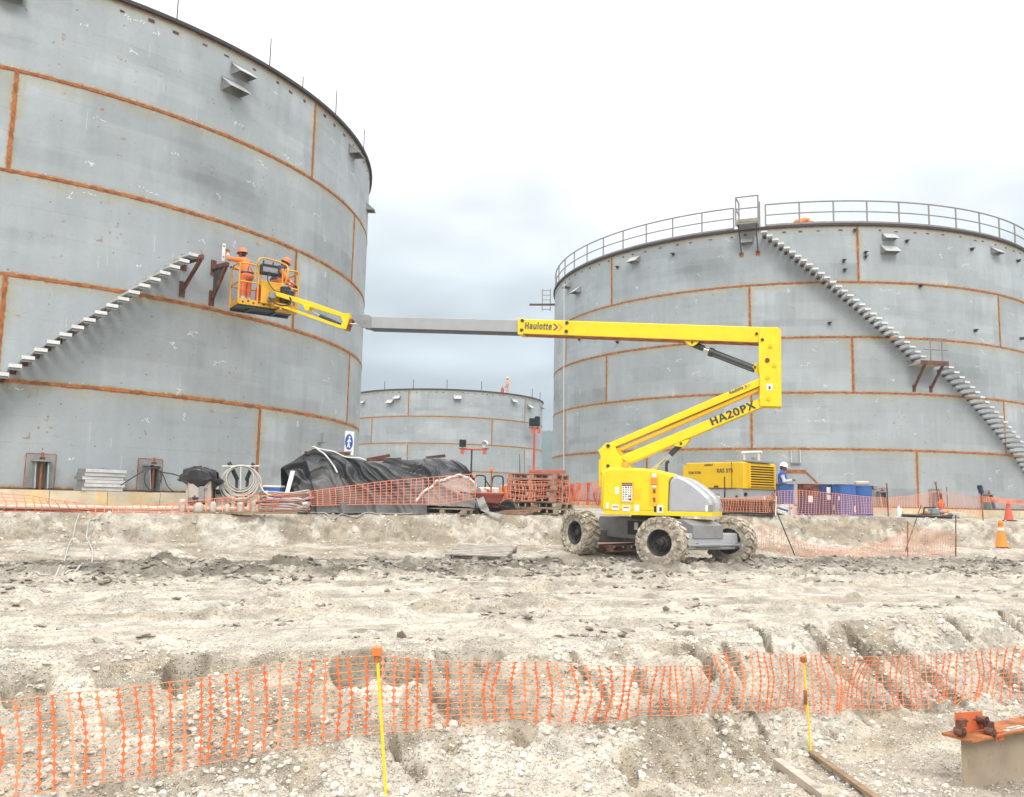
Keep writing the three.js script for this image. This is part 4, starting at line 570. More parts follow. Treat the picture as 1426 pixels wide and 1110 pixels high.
function handCaps(w, dir, up, curl, side) {    // palm and five bent fingers; dir along the hand, up = back of the hand
  const D = V(...dir).normalize(), U = V(...up).sub(D.clone().multiplyScalar(V(...up).dot(D))).normalize(), Sd = D.clone().cross(U).multiplyScalar(side), W = V(...w), out = []; const P = (a, b, c) => { const v = W.clone().addScaledVector(D, a).addScaledVector(Sd, b).addScaledVector(U, c); return [v.x, v.y, v.z]; };
  out.push(cap(P(0, 0, 0), P(.085, .025, 0), .024, .017, SKIN), cap(P(0, 0, 0), P(.085, -.025, 0), .024, .017, SKIN), cap(P(.05, -.02, 0), P(.085, .02, 0), .018, .018, SKIN));
  const L = [.07, .08, .075, .058]; for (let i = 0; i < 4; i++) { const b = .034 - i * .0225, l = L[i], c1 = curl * .9, c2 = curl * 1.9; const p0 = P(.085, b, 0), p1 = P(.085 + l * .5 * Math.cos(c1), b * 1.05, -l * .5 * Math.sin(c1)), p2 = P(.085 + l * .5 * Math.cos(c1) + l * .5 * Math.cos(c2), b * 1.08, -l * .5 * Math.sin(c1) - l * .5 * Math.sin(c2)); out.push(cap(p0, p1, .0095, .009, SKIN), cap(p1, p2, .009, .0075, SKIN)); }
  out.push(cap(P(.025, .03, -.005), P(.055, .062, -.018), .012, .010, SKIN), cap(P(.055, .062, -.018), P(.085, .062, -.035), .010, .008, SKIN)); return out;
}
function person(label, pos, turn, J, C, helmet, grp) {
  const T = thing('person', label, 'person', pos, turn, grp); const c = [];
  const tr = C.trousers, to = C.top, sl = C.sleeve || to;
  c.push(cap(J.pelvis, J.chest, .135, .15, to), cap([J.pelvis[0] - .07, J.pelvis[1], J.pelvis[2]], [J.pelvis[0] + .07, J.pelvis[1], J.pelvis[2]], .108, .108, tr), cap(J.sl, J.sr, .085, .085, to), cap(J.chest, J.neck, .12, .06, to), cap(J.neck, J.head, .055, .055, SKIN));
  for (const s of ['l', 'r']) { const u = cap(J['s' + s], J['e' + s], .068, .054, sl), lo = cap(J['e' + s], J['w' + s], .054, .038, sl); if (C.stripe) { lo.band = [.45, .65]; } c.push(u, lo); const th = cap(J['h' + s], J['k' + s], .098, .07, tr), ca = cap(J['k' + s], J['a' + s], .07, .052, tr); if (C.stripe) ca.band = [.45, .65]; c.push(th, ca, cap(J['a' + s], J['t' + s], .052, .042, BOOT)); }
  // head with jaw, nose, ears
  const hd = J.head, f = J.look, fl = Math.hypot(...f), fx = f.map(v => v / fl), at3 = (a, u, s) => { const r = V(...fx).cross(V(0, 1, 0)).normalize(), uu = r.clone().cross(V(...fx)); return [hd[0] + fx[0] * a + uu.x * u + r.x * s, hd[1] + fx[1] * a + uu.y * u + r.y * s, hd[2] + fx[2] * a + uu.z * u + r.z * s]; };
  const hc = [cap(at3(-.015, .045, 0), at3(-.01, .0, 0), .092, .085, C.skin || SKIN), cap(at3(.045, -.03, 0), at3(.05, -.075, 0), .055, .042, C.skin || SKIN), cap(at3(.085, .01, 0), at3(.108, -.022, 0), .012, .016, SKIN), cap(at3(-.01, -.01, .085), at3(-.015, .02, .088), .014, .016, SKIN), cap(at3(-.01, -.01, -.085), at3(-.015, .02, -.088), .014, .016, SKIN), cap(at3(.078, .022, .032), at3(.079, .022, .033), .013, .013, HAIR), cap(at3(.078, .022, -.032), at3(.079, .022, -.033), .013, .013, HAIR), cap(at3(.092, -.058, -.018), at3(.092, -.058, .018), .008, .008, [.22, .08, .06]), cap(at3(-.055, -.02, 0), at3(-.05, .03, 0), .065, .07, HAIR), cap(hd.map((v, i) => v * .5 + J.neck[i] * .5), at3(-.02, -.06, 0), .055, .055, SKIN)];
  const gs = [blob(c, .045, [J.ctr[0], J.ctr[1], J.ctr[2]], J.half, 96), blob(hc, .022, hd, .19, 56)];
  for (const s of ['l', 'r']) { const w = J['w' + s], e = J['e' + s], hc2 = handCaps(w, J['hd' + s] || [w[0] - e[0], w[1] - e[1], w[2] - e[2]], J['hu' + s] || [0, 1, 0], J.curl ?? .45, s === 'l' ? 1 : -1); const m = hc2[0].b; gs.push(blob(hc2, .012, m, .15, 48)); }
  const g = mergeGeometries(gs), o = sh(new THREE.Mesh(g, bodyMat)); o.name = 'body'; T.add(o);
  if (helmet) { const h = lathe([[.148, -.012], [.15, 0], [.128, .008], [.125, .04], [.112, .085], [.08, .118], [.04, .134], [0, .138]], 28); const rid = ext([[-.11, .07], [-.06, .13], [0, .15], [.06, .13], [.11, .07]], .03, -.015, .004), pk = new THREE.CylinderGeometry(.09, .1, .012, 20, 1, false, -1.2, 2.4); rid.rotateY(Math.PI / 2); pk.translate(0, -.004, .075); const hg = merge(h, rid, pk); const z = V(...fx), r = V(0, 1, 0).cross(z).normalize(), u = z.clone().cross(r); hg.applyMatrix4(new THREE.Matrix4().makeBasis(r, u, z).setPosition(...at3(-.012, .055, 0))); part(T, 'helmet', hg, helmet); }
  if (C.belt) { const b = V(...J.pelvis).lerp(V(...J.chest), .22); part(T, 'harness', [new THREE.TorusGeometry(.146, .022, 8, 28).rotateX(Math.PI / 2).scale(1.12, 1.3, 1).translate(b.x, b.y, b.z), tube([V(J.sl[0] * .6, J.sl[1] + .06, J.sl[2]), V(J.chest[0], J.chest[1] - .05, J.chest[2] - .155), V(b.x - .1, b.y, b.z - .125)], .018, 20, 6), tube([V(J.sr[0] * .6, J.sr[1] + .06, J.sr[2]), V(J.chest[0], J.chest[1] - .05, J.chest[2] - .155), V(b.x + .1, b.y, b.z - .125)], .018, 20, 6)], M.darkBlue); }
  return T;
}
const helO = mat([.88, .19, .06], .4), helW = mat([.84, .84, .84], .4), helC = mat([.80, .62, .30], .45);
// joints of an upright figure facing +z, 1.66 m tall; bends are laid over it
function upright(o = {}) { return { pelvis: [0, .90, 0], chest: [0, 1.24, 0], neck: [0, 1.40, 0], head: [0, 1.53, .02], look: [0, 0, 1], sl: [.17, 1.32, 0], sr: [-.17, 1.32, 0], el: [.22, 1.05, -.02], er: [-.22, 1.05, -.02], wl: [.23, .82, .08], wr: [-.23, .82, .08], hl: [.09, .86, 0], hr: [-.09, .86, 0], kl: [.10, .47, .02], kr: [-.10, .47, .02], al: [.10, .08, -.02], ar: [-.10, .08, -.02], tl: [.11, .045, .14], tr: [-.11, .045, .14], ctr: [0, .78, 0], half: .95, ...o }; }
{
  const B = (x, z) => V(x, 0, z).applyAxisAngle(V(0, 1, 0), bTurn).add(bPos);
  const COV = { top: ORANGE, trousers: [.80, .19, .07], stripe: true, belt: true };
  // facing: turn so that local +z looks at the tank wall
  const toTank = Math.atan2(-11.7, -7.5 * 1) ;
  const w1 = B(-.47, -.1), tl1 = V(TL.cx, 0, -TL.cz).sub(w1), a1 = Math.atan2(tl1.x, tl1.z);
  person('worker in orange coverall reaching up to the tank with a white level', w1, a1 + .15, upright({ chest: [.02, 1.22, .1], neck: [.02, 1.37, .15], head: [.02, 1.49, .20], look: [-.1, -.12, 1], sl: [.18, 1.29, .12], sr: [-.15, 1.31, .12], el: [.30, 1.33, .38], wl: [.25, 1.52, .52], er: [-.24, 1.12, .34], wr: [-.05, 1.18, .52], pelvis: [0, .88, -.03], hdl: [0, 1, .1], hul: [.6, 0, -.8], curl: 1.0 }), COV, helO, 'workers in the lift basket');
  const w2 = B(.40, -.12); person('worker in orange coverall and blue harness stooping behind the lift controls', w2, bTurn - 1.9 + Math.PI, upright({ pelvis: [0, .84, -.08], chest: [0, 1.14, .02], neck: [0, 1.28, .09], head: [0, 1.385, .17], look: [.1, -.45, 1], sl: [.17, 1.21, .04], sr: [-.17, 1.21, .04], el: [.24, .92, .22], er: [-.24, .92, .22], wl: [.12, .80, .42], wr: [-.12, .80, .42], kl: [.11, .44, .10], kr: [-.11, .44, .10] }), { ...COV, top: DARKB, sleeve: ORANGE }, helO, 'workers in the lift basket');
  // white spirit level held to the shell
  const sp = at(311, 352, 22.35); const lv = thing('spirit_level', 'white level held upright against the tall tank by a worker', 'level', at(310.5, 364, 22.5)); lv.rotation.y = .5; part(lv, 'bar', rb(.085, .5, .03, 0, .25, 0, .01), M.white); part(lv, 'vial', [rb(.05, .06, .034, 0, .42, 0, .008), rb(.05, .06, .034, 0, .12, 0, .008)], M.chassisGrey);
  const fx = B(-.22, .22); const ex = thing('fire_extinguisher', 'red fire extinguisher standing inside the lift basket', 'extinguisher', fx); part(ex, 'cylinder', lathe([[0, 0], [.085, 0], [.09, .02], [.09, .46], [.07, .53], [.03, .56], [0, .56]], 20), mat([.62, .035, .05], .35)); part(ex, 'valve', [rb(.05, .06, .05, 0, .58, 0), rb(.03, .02, .14, 0, .63, .04)], M.darkMetal); part(ex, 'hose', tube([V(.03, .58, 0), V(.12, .52, .02), V(.12, .3, .03), V(.105, .18, .02)], .012, 20, 6), M.rubber);
  // white helmet by the drums
  const p3 = at(1090, 700, 29.5); p3.y = gy(p3.x, p3.z); person('worker in white helmet and blue vest standing behind the blue drums', p3, 1.2, upright({ head: [0, 1.53, .05], look: [.1, -.25, 1], el: [.24, 1.06, .08], er: [-.24, 1.06, .08], wl: [.08, 1.12, .30], wr: [-.06, 1.1, .30] }), { top: BLUEV, sleeve: GREYS, trousers: DARKB }, helW);
  // on the roofs
  const h4 = TR.hit(1120, 311), p4 = TR.pol(h4.t, TR.hgt + .02, -.75).add(TR.T.position); person('worker in orange kneeling bent over behind the tank top handrail', p4, 1.75, upright({ pelvis: [0, .42, -.25], chest: [0, .52, .15], neck: [0, .46, .32], head: [0, .36, .44], look: [0, -.9, .5], sl: [.17, .5, .2], sr: [-.17, .5, .2], el: [.24, .3, .28], er: [-.24, .3, .28], wl: [.2, .08, .36], wr: [-.2, .08, .36], hl: [.1, .4, -.28], hr: [-.1, .4, -.28], kl: [.12, .1, .05], kr: [-.12, .1, .05], al: [.12, .09, -.4], ar: [-.12, .09, -.4], tl: [.12, .06, -.52], tr: [-.12, .06, -.52], ctr: [0, .3, 0], half: .8 }), { top: [.88, .30, .10], trousers: [.85, .32, .10] }, helO);
  const h5 = TC.hit(712, 551), p5 = TC.pol(h5.t, TC.hgt + .02, -.55).add(TC.T.position); person('worker in pale orange work clothes standing on top of the distant tank', p5, -.7, upright({ el: [.25, 1.08, .1], wl: [.14, .98, .3] }), { top: BEIGE, trousers: [.68, .45, .30] }, helC);
  const h6 = TC.hit(704, 551), p6 = TC.pol(h6.t, TC.hgt + .02, -.5).add(TC.T.position); const gb = thing('gas_bottle', 'small red bottle standing on the distant tank top', 'bottle', p6); part(gb, 'body', lathe([[0, 0], [.14, 0], [.15, .03], [.15, .5], [.1, .6], [.05, .64], [0, .64]], 16), M.redPaint); part(gb, 'valve', rb(.06, .08, .06, 0, .68, 0), M.darkMetal);
}
// ---------- things on the terrace ----------
function onGround(px, d, dy = 0) { const p = at(px, 700, d); p.y = gy(p.x, p.z) + dy; return p; }
function footing(o, px, py) { const h = o.hit(px, py, .28); return o.pol(h.t, 0, .28).add(o.T.position); }
{ // stack of loose stair treads on the footing of the tall tank
  const h = TL.hit(140, 670, .3), yaw = rad(h.t) + Math.PI / 2, b = TL.pol(h.t, 0, .3).add(TL.T.position), names = ['lowest', 'second', 'third', 'fourth', 'fifth', 'topmost'], rr = rng(8);
  for (let i = 0; i < 6; i++) { const t = thing('stair_tread', `galvanised channel tread on the tank footing, ${i === 0 ? 'lowest of its stack' : i === 5 ? 'topmost of its stack' : names[i] + ' from the bottom of its stack'}`, 'stair tread', b.clone().add(V((rr() - .5) * .08, .005 + i * .086, (rr() - .5) * .03)), yaw + .32 + (rr() - .5) * .05, 'stacked stair treads'); part(t, 'web', bx(1.06, .012, .30, 0, .072, 0), M.galv); for (const z of [-.15, .15]) part(t, 'flange', bx(1.06, .075, .012, 0, .04, z), M.whiteSteel); for (const x of [-.53, .53]) part(t, 'end_plate', bx(.012, .078, .31, x, .04, 0), M.steel); }
}
{ // black power cable looped round the second anchor chair
  const q = (px, py, rr) => { const h = TL.hit(px, py, rr); return TL.pol(h.t, h.y, rr).add(TL.T.position); };
  const pts = [q(168, 676, .5), q(180, 668, .52), q(199, 656, .5), q(212, 648, .52), q(222, 656, .52), q(224, 668, .52), q(219, 680, .52), q(209, 682, .52), q(202, 673, .52), q(203, 658, .52), q(214, 651, .53), q(224, 657, .5), q(240, 660, .5), q(258, 665, .6), q(272, 668, .8)];
  single('power_cable', tube(pts, .016, 120, 6), M.cable, 'thin black cable looped around an anchor chair of the tall tank', 'cable');
  single('power_cable', tube([q(224, 655, .55), q(228, 664, .55), q(234, 678, .55), q(244, 685, .5), q(258, 684, .5)], .013, 50, 6), M.cable, 'short black cable drooping from the anchor chair to the footing edge', 'cable');
}
{ // machine under a black plastic sheet
  const b = onGround(279, ed(279, .6)), t = thing('covered_machine', 'site machine under a crumpled black plastic sheet beside the hose coil', 'machine', b, .1);
  part(t, 'cabinet', [rb(.5, .5, .42, 0, .48, 0, .02), bx(.06, .5, .06, -.24, .25, .2), bx(.06, .5, .06, .24, .25, .2), bx(.06, .5, .06, -.24, .25, -.2), bx(.06, .5, .06, .24, .25, -.2)], M.beige); part(t, 'panel', [bx(.36, .3, .01, -.02, .5, .215)], M.cement); part(t, 'gauge', [rb(.12, .3, .08, .08, .4, .25), rb(.16, .06, .06, .1, .56, .26), rod(V(.05, .2, .26), V(.05, .5, .26), .025)], M.steel); part(t, 'lower_panel', bx(.4, .14, .02, -.03, .26, .2), M.brown);
  const ph = (u) => u * Math.PI * 2, sh1 = sheet(48, 22, (u, v) => { const a = ph(u), n = fbm(u * 9 + 3, v * 4, 3) - .5, n2 = Math.abs(fbm(Math.cos(a) * 2 + 5, Math.sin(a) * 2 + v, 3) - .5); const wid = v < .3 ? mix(.02, .36, Math.pow(v / .3, .6)) : v < .62 ? mix(.36, .46, (v - .3) / .32) : mix(.46, .27, sst(.62, .78, v)); const y = v < .3 ? mix(1.02, .93, v / .3) : v < .62 ? mix(.93, .80, (v - .3) / .32) - .1 * Math.sin(a * 2 + 1) : mix(.78, .42 + .2 * Math.sin(a * 3), (v - .62) / .38); return V(Math.cos(a) * wid * (1.05 + n * .5) , y + n * .12 - n2 * .2 * (v > .3 ? 1 : .4), Math.sin(a) * wid * .8 * (1 + n * .5)); }); part(t, 'plastic_sheet', norm(toCreasedNormals(sh1, .5)), M.tarp);
}
{ // white hose coil on a stand
  const c = at(336, 667, ed(336, .65)), b = V(c.x, gy(c.x, c.z), c.z); const st = thing('coil_stand', 'dark steel stand with two raised arms carrying the white hose coil', 'stand', b, .15); const hh = c.y - b.y; part(st, 'post', [bars(V(-.1, 0, -.14), V(-.12, hh, -.14), .06, .06), bars(V(.1, 0, -.14), V(.12, hh, -.14), .06, .06)], M.darkMetal); for (const s of [-1, 1]) part(st, 'arm', bars(V(s * .10, hh - .02, -.1), V(s * .27, hh + .36, .12), .07, .06), M.darkMetal); part(st, 'crossbar', rod(V(-.42, hh + .27, .12), V(.4, hh + .30, .12), .022), M.paleHose); part(st, 'base', [bx(.5, .06, .06, 0, .03, -.14), bx(.06, .06, .5, -.1, .03, 0), bx(.06, .06, .5, .1, .03, 0)], M.darkMetal);
  const hc = thing('hose_coil', 'thick coil of white hose hanging on a dark stand', 'hose', c, .15), r = rng(4); for (let i = 0; i < 13; i++) { const R = .26 + (i % 7) * .027 + r() * .012, z = (i < 7 ? .03 : .1) + r() * .05, dy = .1 - (R - .235) * .9, pts = []; for (let k = 0; k < 22; k++) { const a = k / 22 * 6.2832; pts.push(V(Math.cos(a) * R * (1.03 + .03 * r()), Math.sin(a) * R * (.98 + .03 * r()) + dy - .05, z + .02 * Math.sin(a * 2 + i) )); } part(hc, 'hose_loop', tube(pts, .015, 66, 7, true), i % 5 === 2 ? M.hoseGrey : M.paleHose); } part(hc, 'tie', [rod(V(.02, -.25, .16), V(.0, .3, .16), .012)], M.white); part(hc, 'hose_end', tube([V(.33, .1, .08), V(.42, -.1, .1), V(.56, -.3, .12), V(.75, -.33, .1), V(1.1, -.36, .05)], .02, 30, 7), M.paleHose);
}
{ // blue box with a white lid
  const c = onGround(380, ed(380, .75)), cb = thing('support_crate', 'upturned dark crate under the blue box', 'crate', c, -.1); part(cb, 'side', [bx(.5, .3, .02, 0, .15, .15), bx(.5, .3, .02, 0, .15, -.15)], M.darkMetal); part(cb, 'end', [bx(.02, .3, .3, -.25, .15, 0), bx(.02, .3, .3, .25, .15, 0)], M.darkMetal); part(cb, 'top', bx(.52, .02, .34, 0, .31, 0), M.darkMetal);
  const t = thing('blue_box', 'small blue box with a white lid and white round mark', 'box', c.clone().add(V(0, .322, 0)), -.1); part(t, 'body', rb(.42, .26, .28, 0, .13, 0, .02), M.blue); part(t, 'lid', rb(.44, .05, .3, 0, .285, 0, .02), M.white); part(t, 'mark', [new THREE.CylinderGeometry(.065, .065, .006, 20).rotateX(Math.PI / 2).translate(-.1, .13, .142), bx(.12, .04, .006, .07, .14, .142)], M.sticker);
  const u = thing('bagged_parcel', 'grey and white wrapped parcel between the machine and the hose coil', 'parcel', onGround(310, ed(310, .9)), .2); part(u, 'body', rb(.36, .44, .3, 0, .22, 0, .07, 4), M.cement); part(u, 'strap', [rb(.37, .05, .31, 0, .16, 0, .01), rb(.37, .05, .31, 0, .32, 0, .01)], M.white); part(u, 'cover', rb(.3, .12, .28, -.02, .48, 0, .05, 4), M.tarp);
}
{ // heap of coiled pinkish hoses
  const c = onGround(396, ed(396, .4)), t = thing('hose_heap', 'heap of coiled dusty pink hoses behind the net', 'hose', c, -.05), r = rng(12); for (let i = 0; i < 16; i++) { const R = .5 + r() * .12, y = .04 + i * .028, pts = []; const ph = r() * 6; for (let k = 0; k < 18; k++) { const a = k / 18 * 6.2832; pts.push(V(Math.cos(a) * R * (1.05 + .12 * Math.sin(a * 2 + ph)) * (1 - i * .006), y + .05 * Math.sin(a + ph) + .03 * Math.sin(a * 3 + ph), Math.sin(a) * R * .42)); } part(t, 'hose_loop', tube(pts, .022, 60, 6, true), [M.hosePink, M.hosePink, M.paleHose, M.hoseGrey][i % 4]); }
  part(t, 'coupling', [rod(V(.5, .22, .2), V(.62, .24, .22), .05, .05, 12)], M.galv);
}
// pale blocks standing behind the net
for (const [i, [px, d, h, w]] of [[254, 17.95, .30, .14], [277, 18.0, .22, .2], [297, 18.0, .24, .13], [317, 18.05, .20, .12], [335, 18.05, .24, .16], [353, 18.05, .28, .11]].entries()) { const p = onGround(px, ed(px, .22)); const t = thing('concrete_block', ['tall pale round-topped concrete block where the footing panels end', 'wide low pale block below the covered machine', 'narrow pale block in front of the covered machine', 'small pale block between the machine and the coil stand', 'wide pale block right under the hose coil', 'narrow pale block next to the pink hose heap'][i], 'block', p, i * .4, 'pale blocks behind the net'); part(t, 'core', lathe([[0, -.03], [w * .5, -.03], [w * .52, h * .5], [w * .48, h * .9], [w * .3, h], [0, h]], 14), M.cement); part(t, 'cap', lathe([[0, h + .012], [w * .28, h + .01], [w * .33, h - .02]], 14), M.pipe); }
{ // long pale pipe and a dark bar along the terrace edge
  const A = [-40, 60, 160, 260, 345].map(px => { const d = ed(px, .3), p = at(px, 700, d); p.y = gy(p.x, p.z) + .10; return p; }); single('plastic_pipe', [tube(A, .055, 60, 12)], M.pipe, 'long cream plastic pipe lying along the terrace edge below the tall tank', 'pipe');
  single('steel_bar', [bars(A[0].clone().add(V(0, -.07, .1)), A[2].clone().add(V(0, -.07, .1)), .05, .05)], M.brown, 'long rusty bar lying beside the cream pipe', 'bar');
  single('timber_board', [bars(A[3].clone().add(V(.2, -.08, .08)), A[4].clone().add(V(1.2, -.05, .3)), .05, .12)], M.woodBrown, 'grey brown board lying near the end of the cream pipe', 'board');
}
{ // two hoses hanging down the bank
  const drape = (list, r) => { const c = new THREE.CatmullRomCurve3(list.map(([px, py]) => { const p = ground(px, py); return p; }), false, 'centripetal'); const pts = []; for (let i = 0; i <= 40; i++) { const p = c.getPoint(i / 40); p.y = gy(p.x, p.z) + r * .9; pts.push(p); } return tube(pts, r, 90, 7); };
  single('water_hose', drape([[110, 717], [104, 735], [97, 757], [90, 780], [80, 797], [62, 802], [45, 801]], .014), M.hoseGrey, 'pale hose hanging straight down the bank below the stacked treads', 'hose', 'hoses down the bank');
  single('water_hose', drape([[143, 716], [130, 725], [122, 735], [124, 757], [129, 770], [122, 784], [105, 797], [90, 801]], .016), M.hoseGrey, 'grey hose winding down the bank in a loose bend', 'hose', 'hoses down the bank');
}
// ---------- heap under tarpaulins ----------
{
  const rr = rng(21); const front = u => { const px = mix(424, 668, u), d = ed(px, .4); const p = at(px, 716, d); p.y = gy(p.x, p.z); return p; };
  const topY = [[0, 655], [.05, 645], [.13, 632], [.17, 628], [.25, 632], [.36, 641], [.45, 646], [.55, 642], [.68, 638], [.8, 637], [.88, 641], [.94, 652], [.98, 668], [1, 684]];
  const px0 = u => mix(391, 664, u), depth = u => ed(px0(u), .55);
  const surf = (u, v) => { // v 0 front foot .. 1 back foot
    const crest = at(px0(u), pl(topY, u), depth(u) + .75), fr = at(mix(u < .15 ? 418 : 418, 672, u), 716, depth(u) - .05 + (u < .1 ? .2 : 0)); fr.y = gy(fr.x, fr.z) + .005; const bk = at(px0(u), 700, depth(u) + 2.1); bk.y = gy(bk.x, bk.z);
    let p; if (v < .55) { const t = v / .55, k = Math.pow(Math.max(0, Math.sin(t * Math.PI / 2)), .85); p = V(mix(fr.x, crest.x, t), mix(fr.y, crest.y, k), mix(fr.z, crest.z, 1 - Math.cos(t * Math.PI / 2) * (1 - .25 * t))); } else { const t = (v - .55) / .45; p = V(mix(crest.x, bk.x, t), mix(crest.y, bk.y, t * t), mix(crest.z, bk.z, t)); }
    const env = Math.sin(Math.min(1, Math.max(0, v) / .55) * Math.PI * .9) ; const wp = fbm(u * 4 + 2, v * 2.2, 3) - .5, s = u * 8.5 + v * 4.2 + wp * 3.2, f1 = 1 - Math.abs(2 * fbm(s * 1.1, v * 1.2 + u * 2, 3) - 1), f2 = 1 - Math.abs(2 * fbm(s * 2.4 + 30, v * 2 + 9, 3) - 1), f3 = 1 - Math.abs(2 * fbm(s * 5.3 + 8, v * 5 + u * 9, 2) - 1), w = (Math.pow(f1, 2.2) * .22 + Math.pow(f2, 3) * .08 + Math.pow(f3, 3) * .02 - .12) * (.35 + env); p.y += w * .5; p.z += w * .9; return p; };
  const t = thing('tarpaulin_heap', 'long heap of material covered by wrinkled black and grey tarpaulin', 'tarpaulin', V(0, 0, 0)); const o0 = front(.5); t.position.copy(o0); const loc = (f, a, b, c, d) => sheet(150, 70, (u, v) => f(mix(a, b, u), mix(c, d, v)).sub(o0));
  part(t, 'black_sheet', loc(surf, 0, 1, .12, 1), M.tarp); part(t, 'grey_skirt', sheet(120, 22, (u, v) => { const uu = mix(.03, .70, u), p = surf(uu, mix(-.02, .17 + .05 * Math.sin(u * 7), v)); p.z += .035 + .02 * Math.sin(u * 40 + v * 3) + .18 * Math.pow(1 - v, 2) * (1 + .5 * Math.sin(u * 23)); p.y = Math.max(p.y, gy(p.x, p.z) + .012); return p.sub(o0); }), mat([.13, .13, .13], .5, 0, { map: grime }));
  part(t, 'pale_flap', sheet(60, 40, (u, v) => { const uu = mix(.66, 1.0, u), lim = mix(.06, .34, Math.pow(u, .9)), p = surf(uu, mix(.03, lim, v)); p.z += .05 + .05 * Math.abs(Math.sin(u * 11 + v * 2)) * (1 - v * .5); p.y += .02; return p.sub(o0); }), M.tarpPale);
  part(t, 'white_tail', sheet(10, 50, (u, v) => { const c = v < .6 ? at(mix(662, 676, v / .6) + (u - .5) * 12, mix(679, 712, v / .6), ed(668, .35) - v * .35) : null; let p; if (c) p = c; else { const k = (v - .6) / .4; p = at(mix(676, 697, k) + (u - .5) * 8, mix(712, 719, k) - (u - .5) * 5 * k, ed(680, -.02) - k * .2); } p.z += .05 * Math.sin(v * 17 + u * 2); p.y = Math.max(p.y, gy(p.x, p.z) + .02 + .02 * Math.sin(v * 30)); return p.sub(o0); }), M.tarpPale);
  const hem = []; for (let i = 0; i <= 30; i++) { const u = mix(.64, .985, i / 30), p = surf(u, mix(.05, .33, Math.pow(i / 30, .9))); p.z += .10; p.y += .03; hem.push(p.sub(o0)); } part(t, 'hem', tube(hem, .035, 70, 6), M.white);
  const hem2 = []; for (let i = 0; i <= 30; i++) { const u = mix(.04, .62, i / 30), p = surf(u, .0); p.z += .34 + .05 * Math.sin(i); p.y = gy(p.x, p.z) + .03; hem2.push(p.sub(o0)); } part(t, 'hem', tube(hem2, .018, 70, 6), M.tarpPale);
  const strap = list => { const pts = list.map(([u, v]) => { const p = surf(u, v); p.z += .08; p.y += .05; return p; }); return tube(pts, .019, 60, 7); };
  single('white_strap', strap([[.165, .56], [.17, .5], [.185, .42], [.205, .33], [.235, .25], [.245, .20]]), M.white, 'white strap hanging down the side of the black tarpaulin', 'strap', 'straps over the tarpaulin'); single('white_strap', strap([[.17, .57], [.22, .55], [.27, .51], [.32, .49], [.36, .5], [.385, .56], [.41, .52], [.43, .47]]), M.white, 'white strap lying in a wave along the top of the tarpaulin', 'strap', 'straps over the tarpaulin');
  // steel lengths lying on top
  const bar2 = (a, b, d, l) => { const D = ed(a[0], 1.25 + (d - 20.3) * .3), A = at(a[0], a[1], D), B = at(b[0], b[1], D + .35); single('steel_angle', [bars(A, B, .07, .012), bars(A.clone().add(V(0, -.035, -.03)), B.clone().add(V(0, -.035, -.03)), .012, .07)], M.brown, l, 'steel bar', 'steel lengths on the heap'); };
  bar2([424, 630.5], [488, 631.5], 20.3, 'rusty steel angle on the highest end of the tarpaulin heap'); bar2([506, 641], [559, 639], 20.9, 'rusty steel angle on the middle of the tarpaulin heap, lower of two'); bar2([511, 640], [543, 634], 21.2, 'rusty steel angle on the middle of the heap, tilted upward'); bar2([563, 645], [600, 641.5], 21.2, 'short rusty steel angle half under the tarpaulin'); bar2([593, 637.5], [620, 634.5], 21.4, 'short rusty steel angle at the far crest of the heap');
  // pallet under the pale flap and a white board leaning
  single('leaning_board', [bars(at(398, 693, ed(398, .3)), at(408, 656, ed(398, .6)), .10, .03, V(1, 0, .3))], M.white, 'narrow white board leaning against the tarpaulin', 'board');
}
// ---------- pallets ----------
function palletParts(t, m, w = 1.2, d = 1.0) { for (let i = 0; i < 7; i++) part(t, 'top_board', bx(w, .026, .105, 0, .134, -d / 2 + .05 + i * (d - .1) / 6), m); for (const x of [-w / 2 + .05, 0, w / 2 - .05]) part(t, 'bearer', bx(.1, .022, d, x, .111, 0), m); for (const x of [-w / 2 + .06, 0, w / 2 - .06]) for (const z of [-d / 2 + .06, 0, d / 2 - .06]) part(t, 'block', bx(.12, .078, .12, x, .061, z), m); for (const z of [-d / 2 + .06, 0, d / 2 - .06]) part(t, 'base_board', bx(w, .026, .11, 0, .013, z), m); }
function pallet(label, p, turn, m, grp, tilt = 0, s = [1.2, 1]) { const t = thing('pallet', label, 'pallet', p, turn, grp); t.rotation.order = 'YXZ'; t.rotation.z = tilt; palletParts(t, m, s[0], s[1]); return t; }
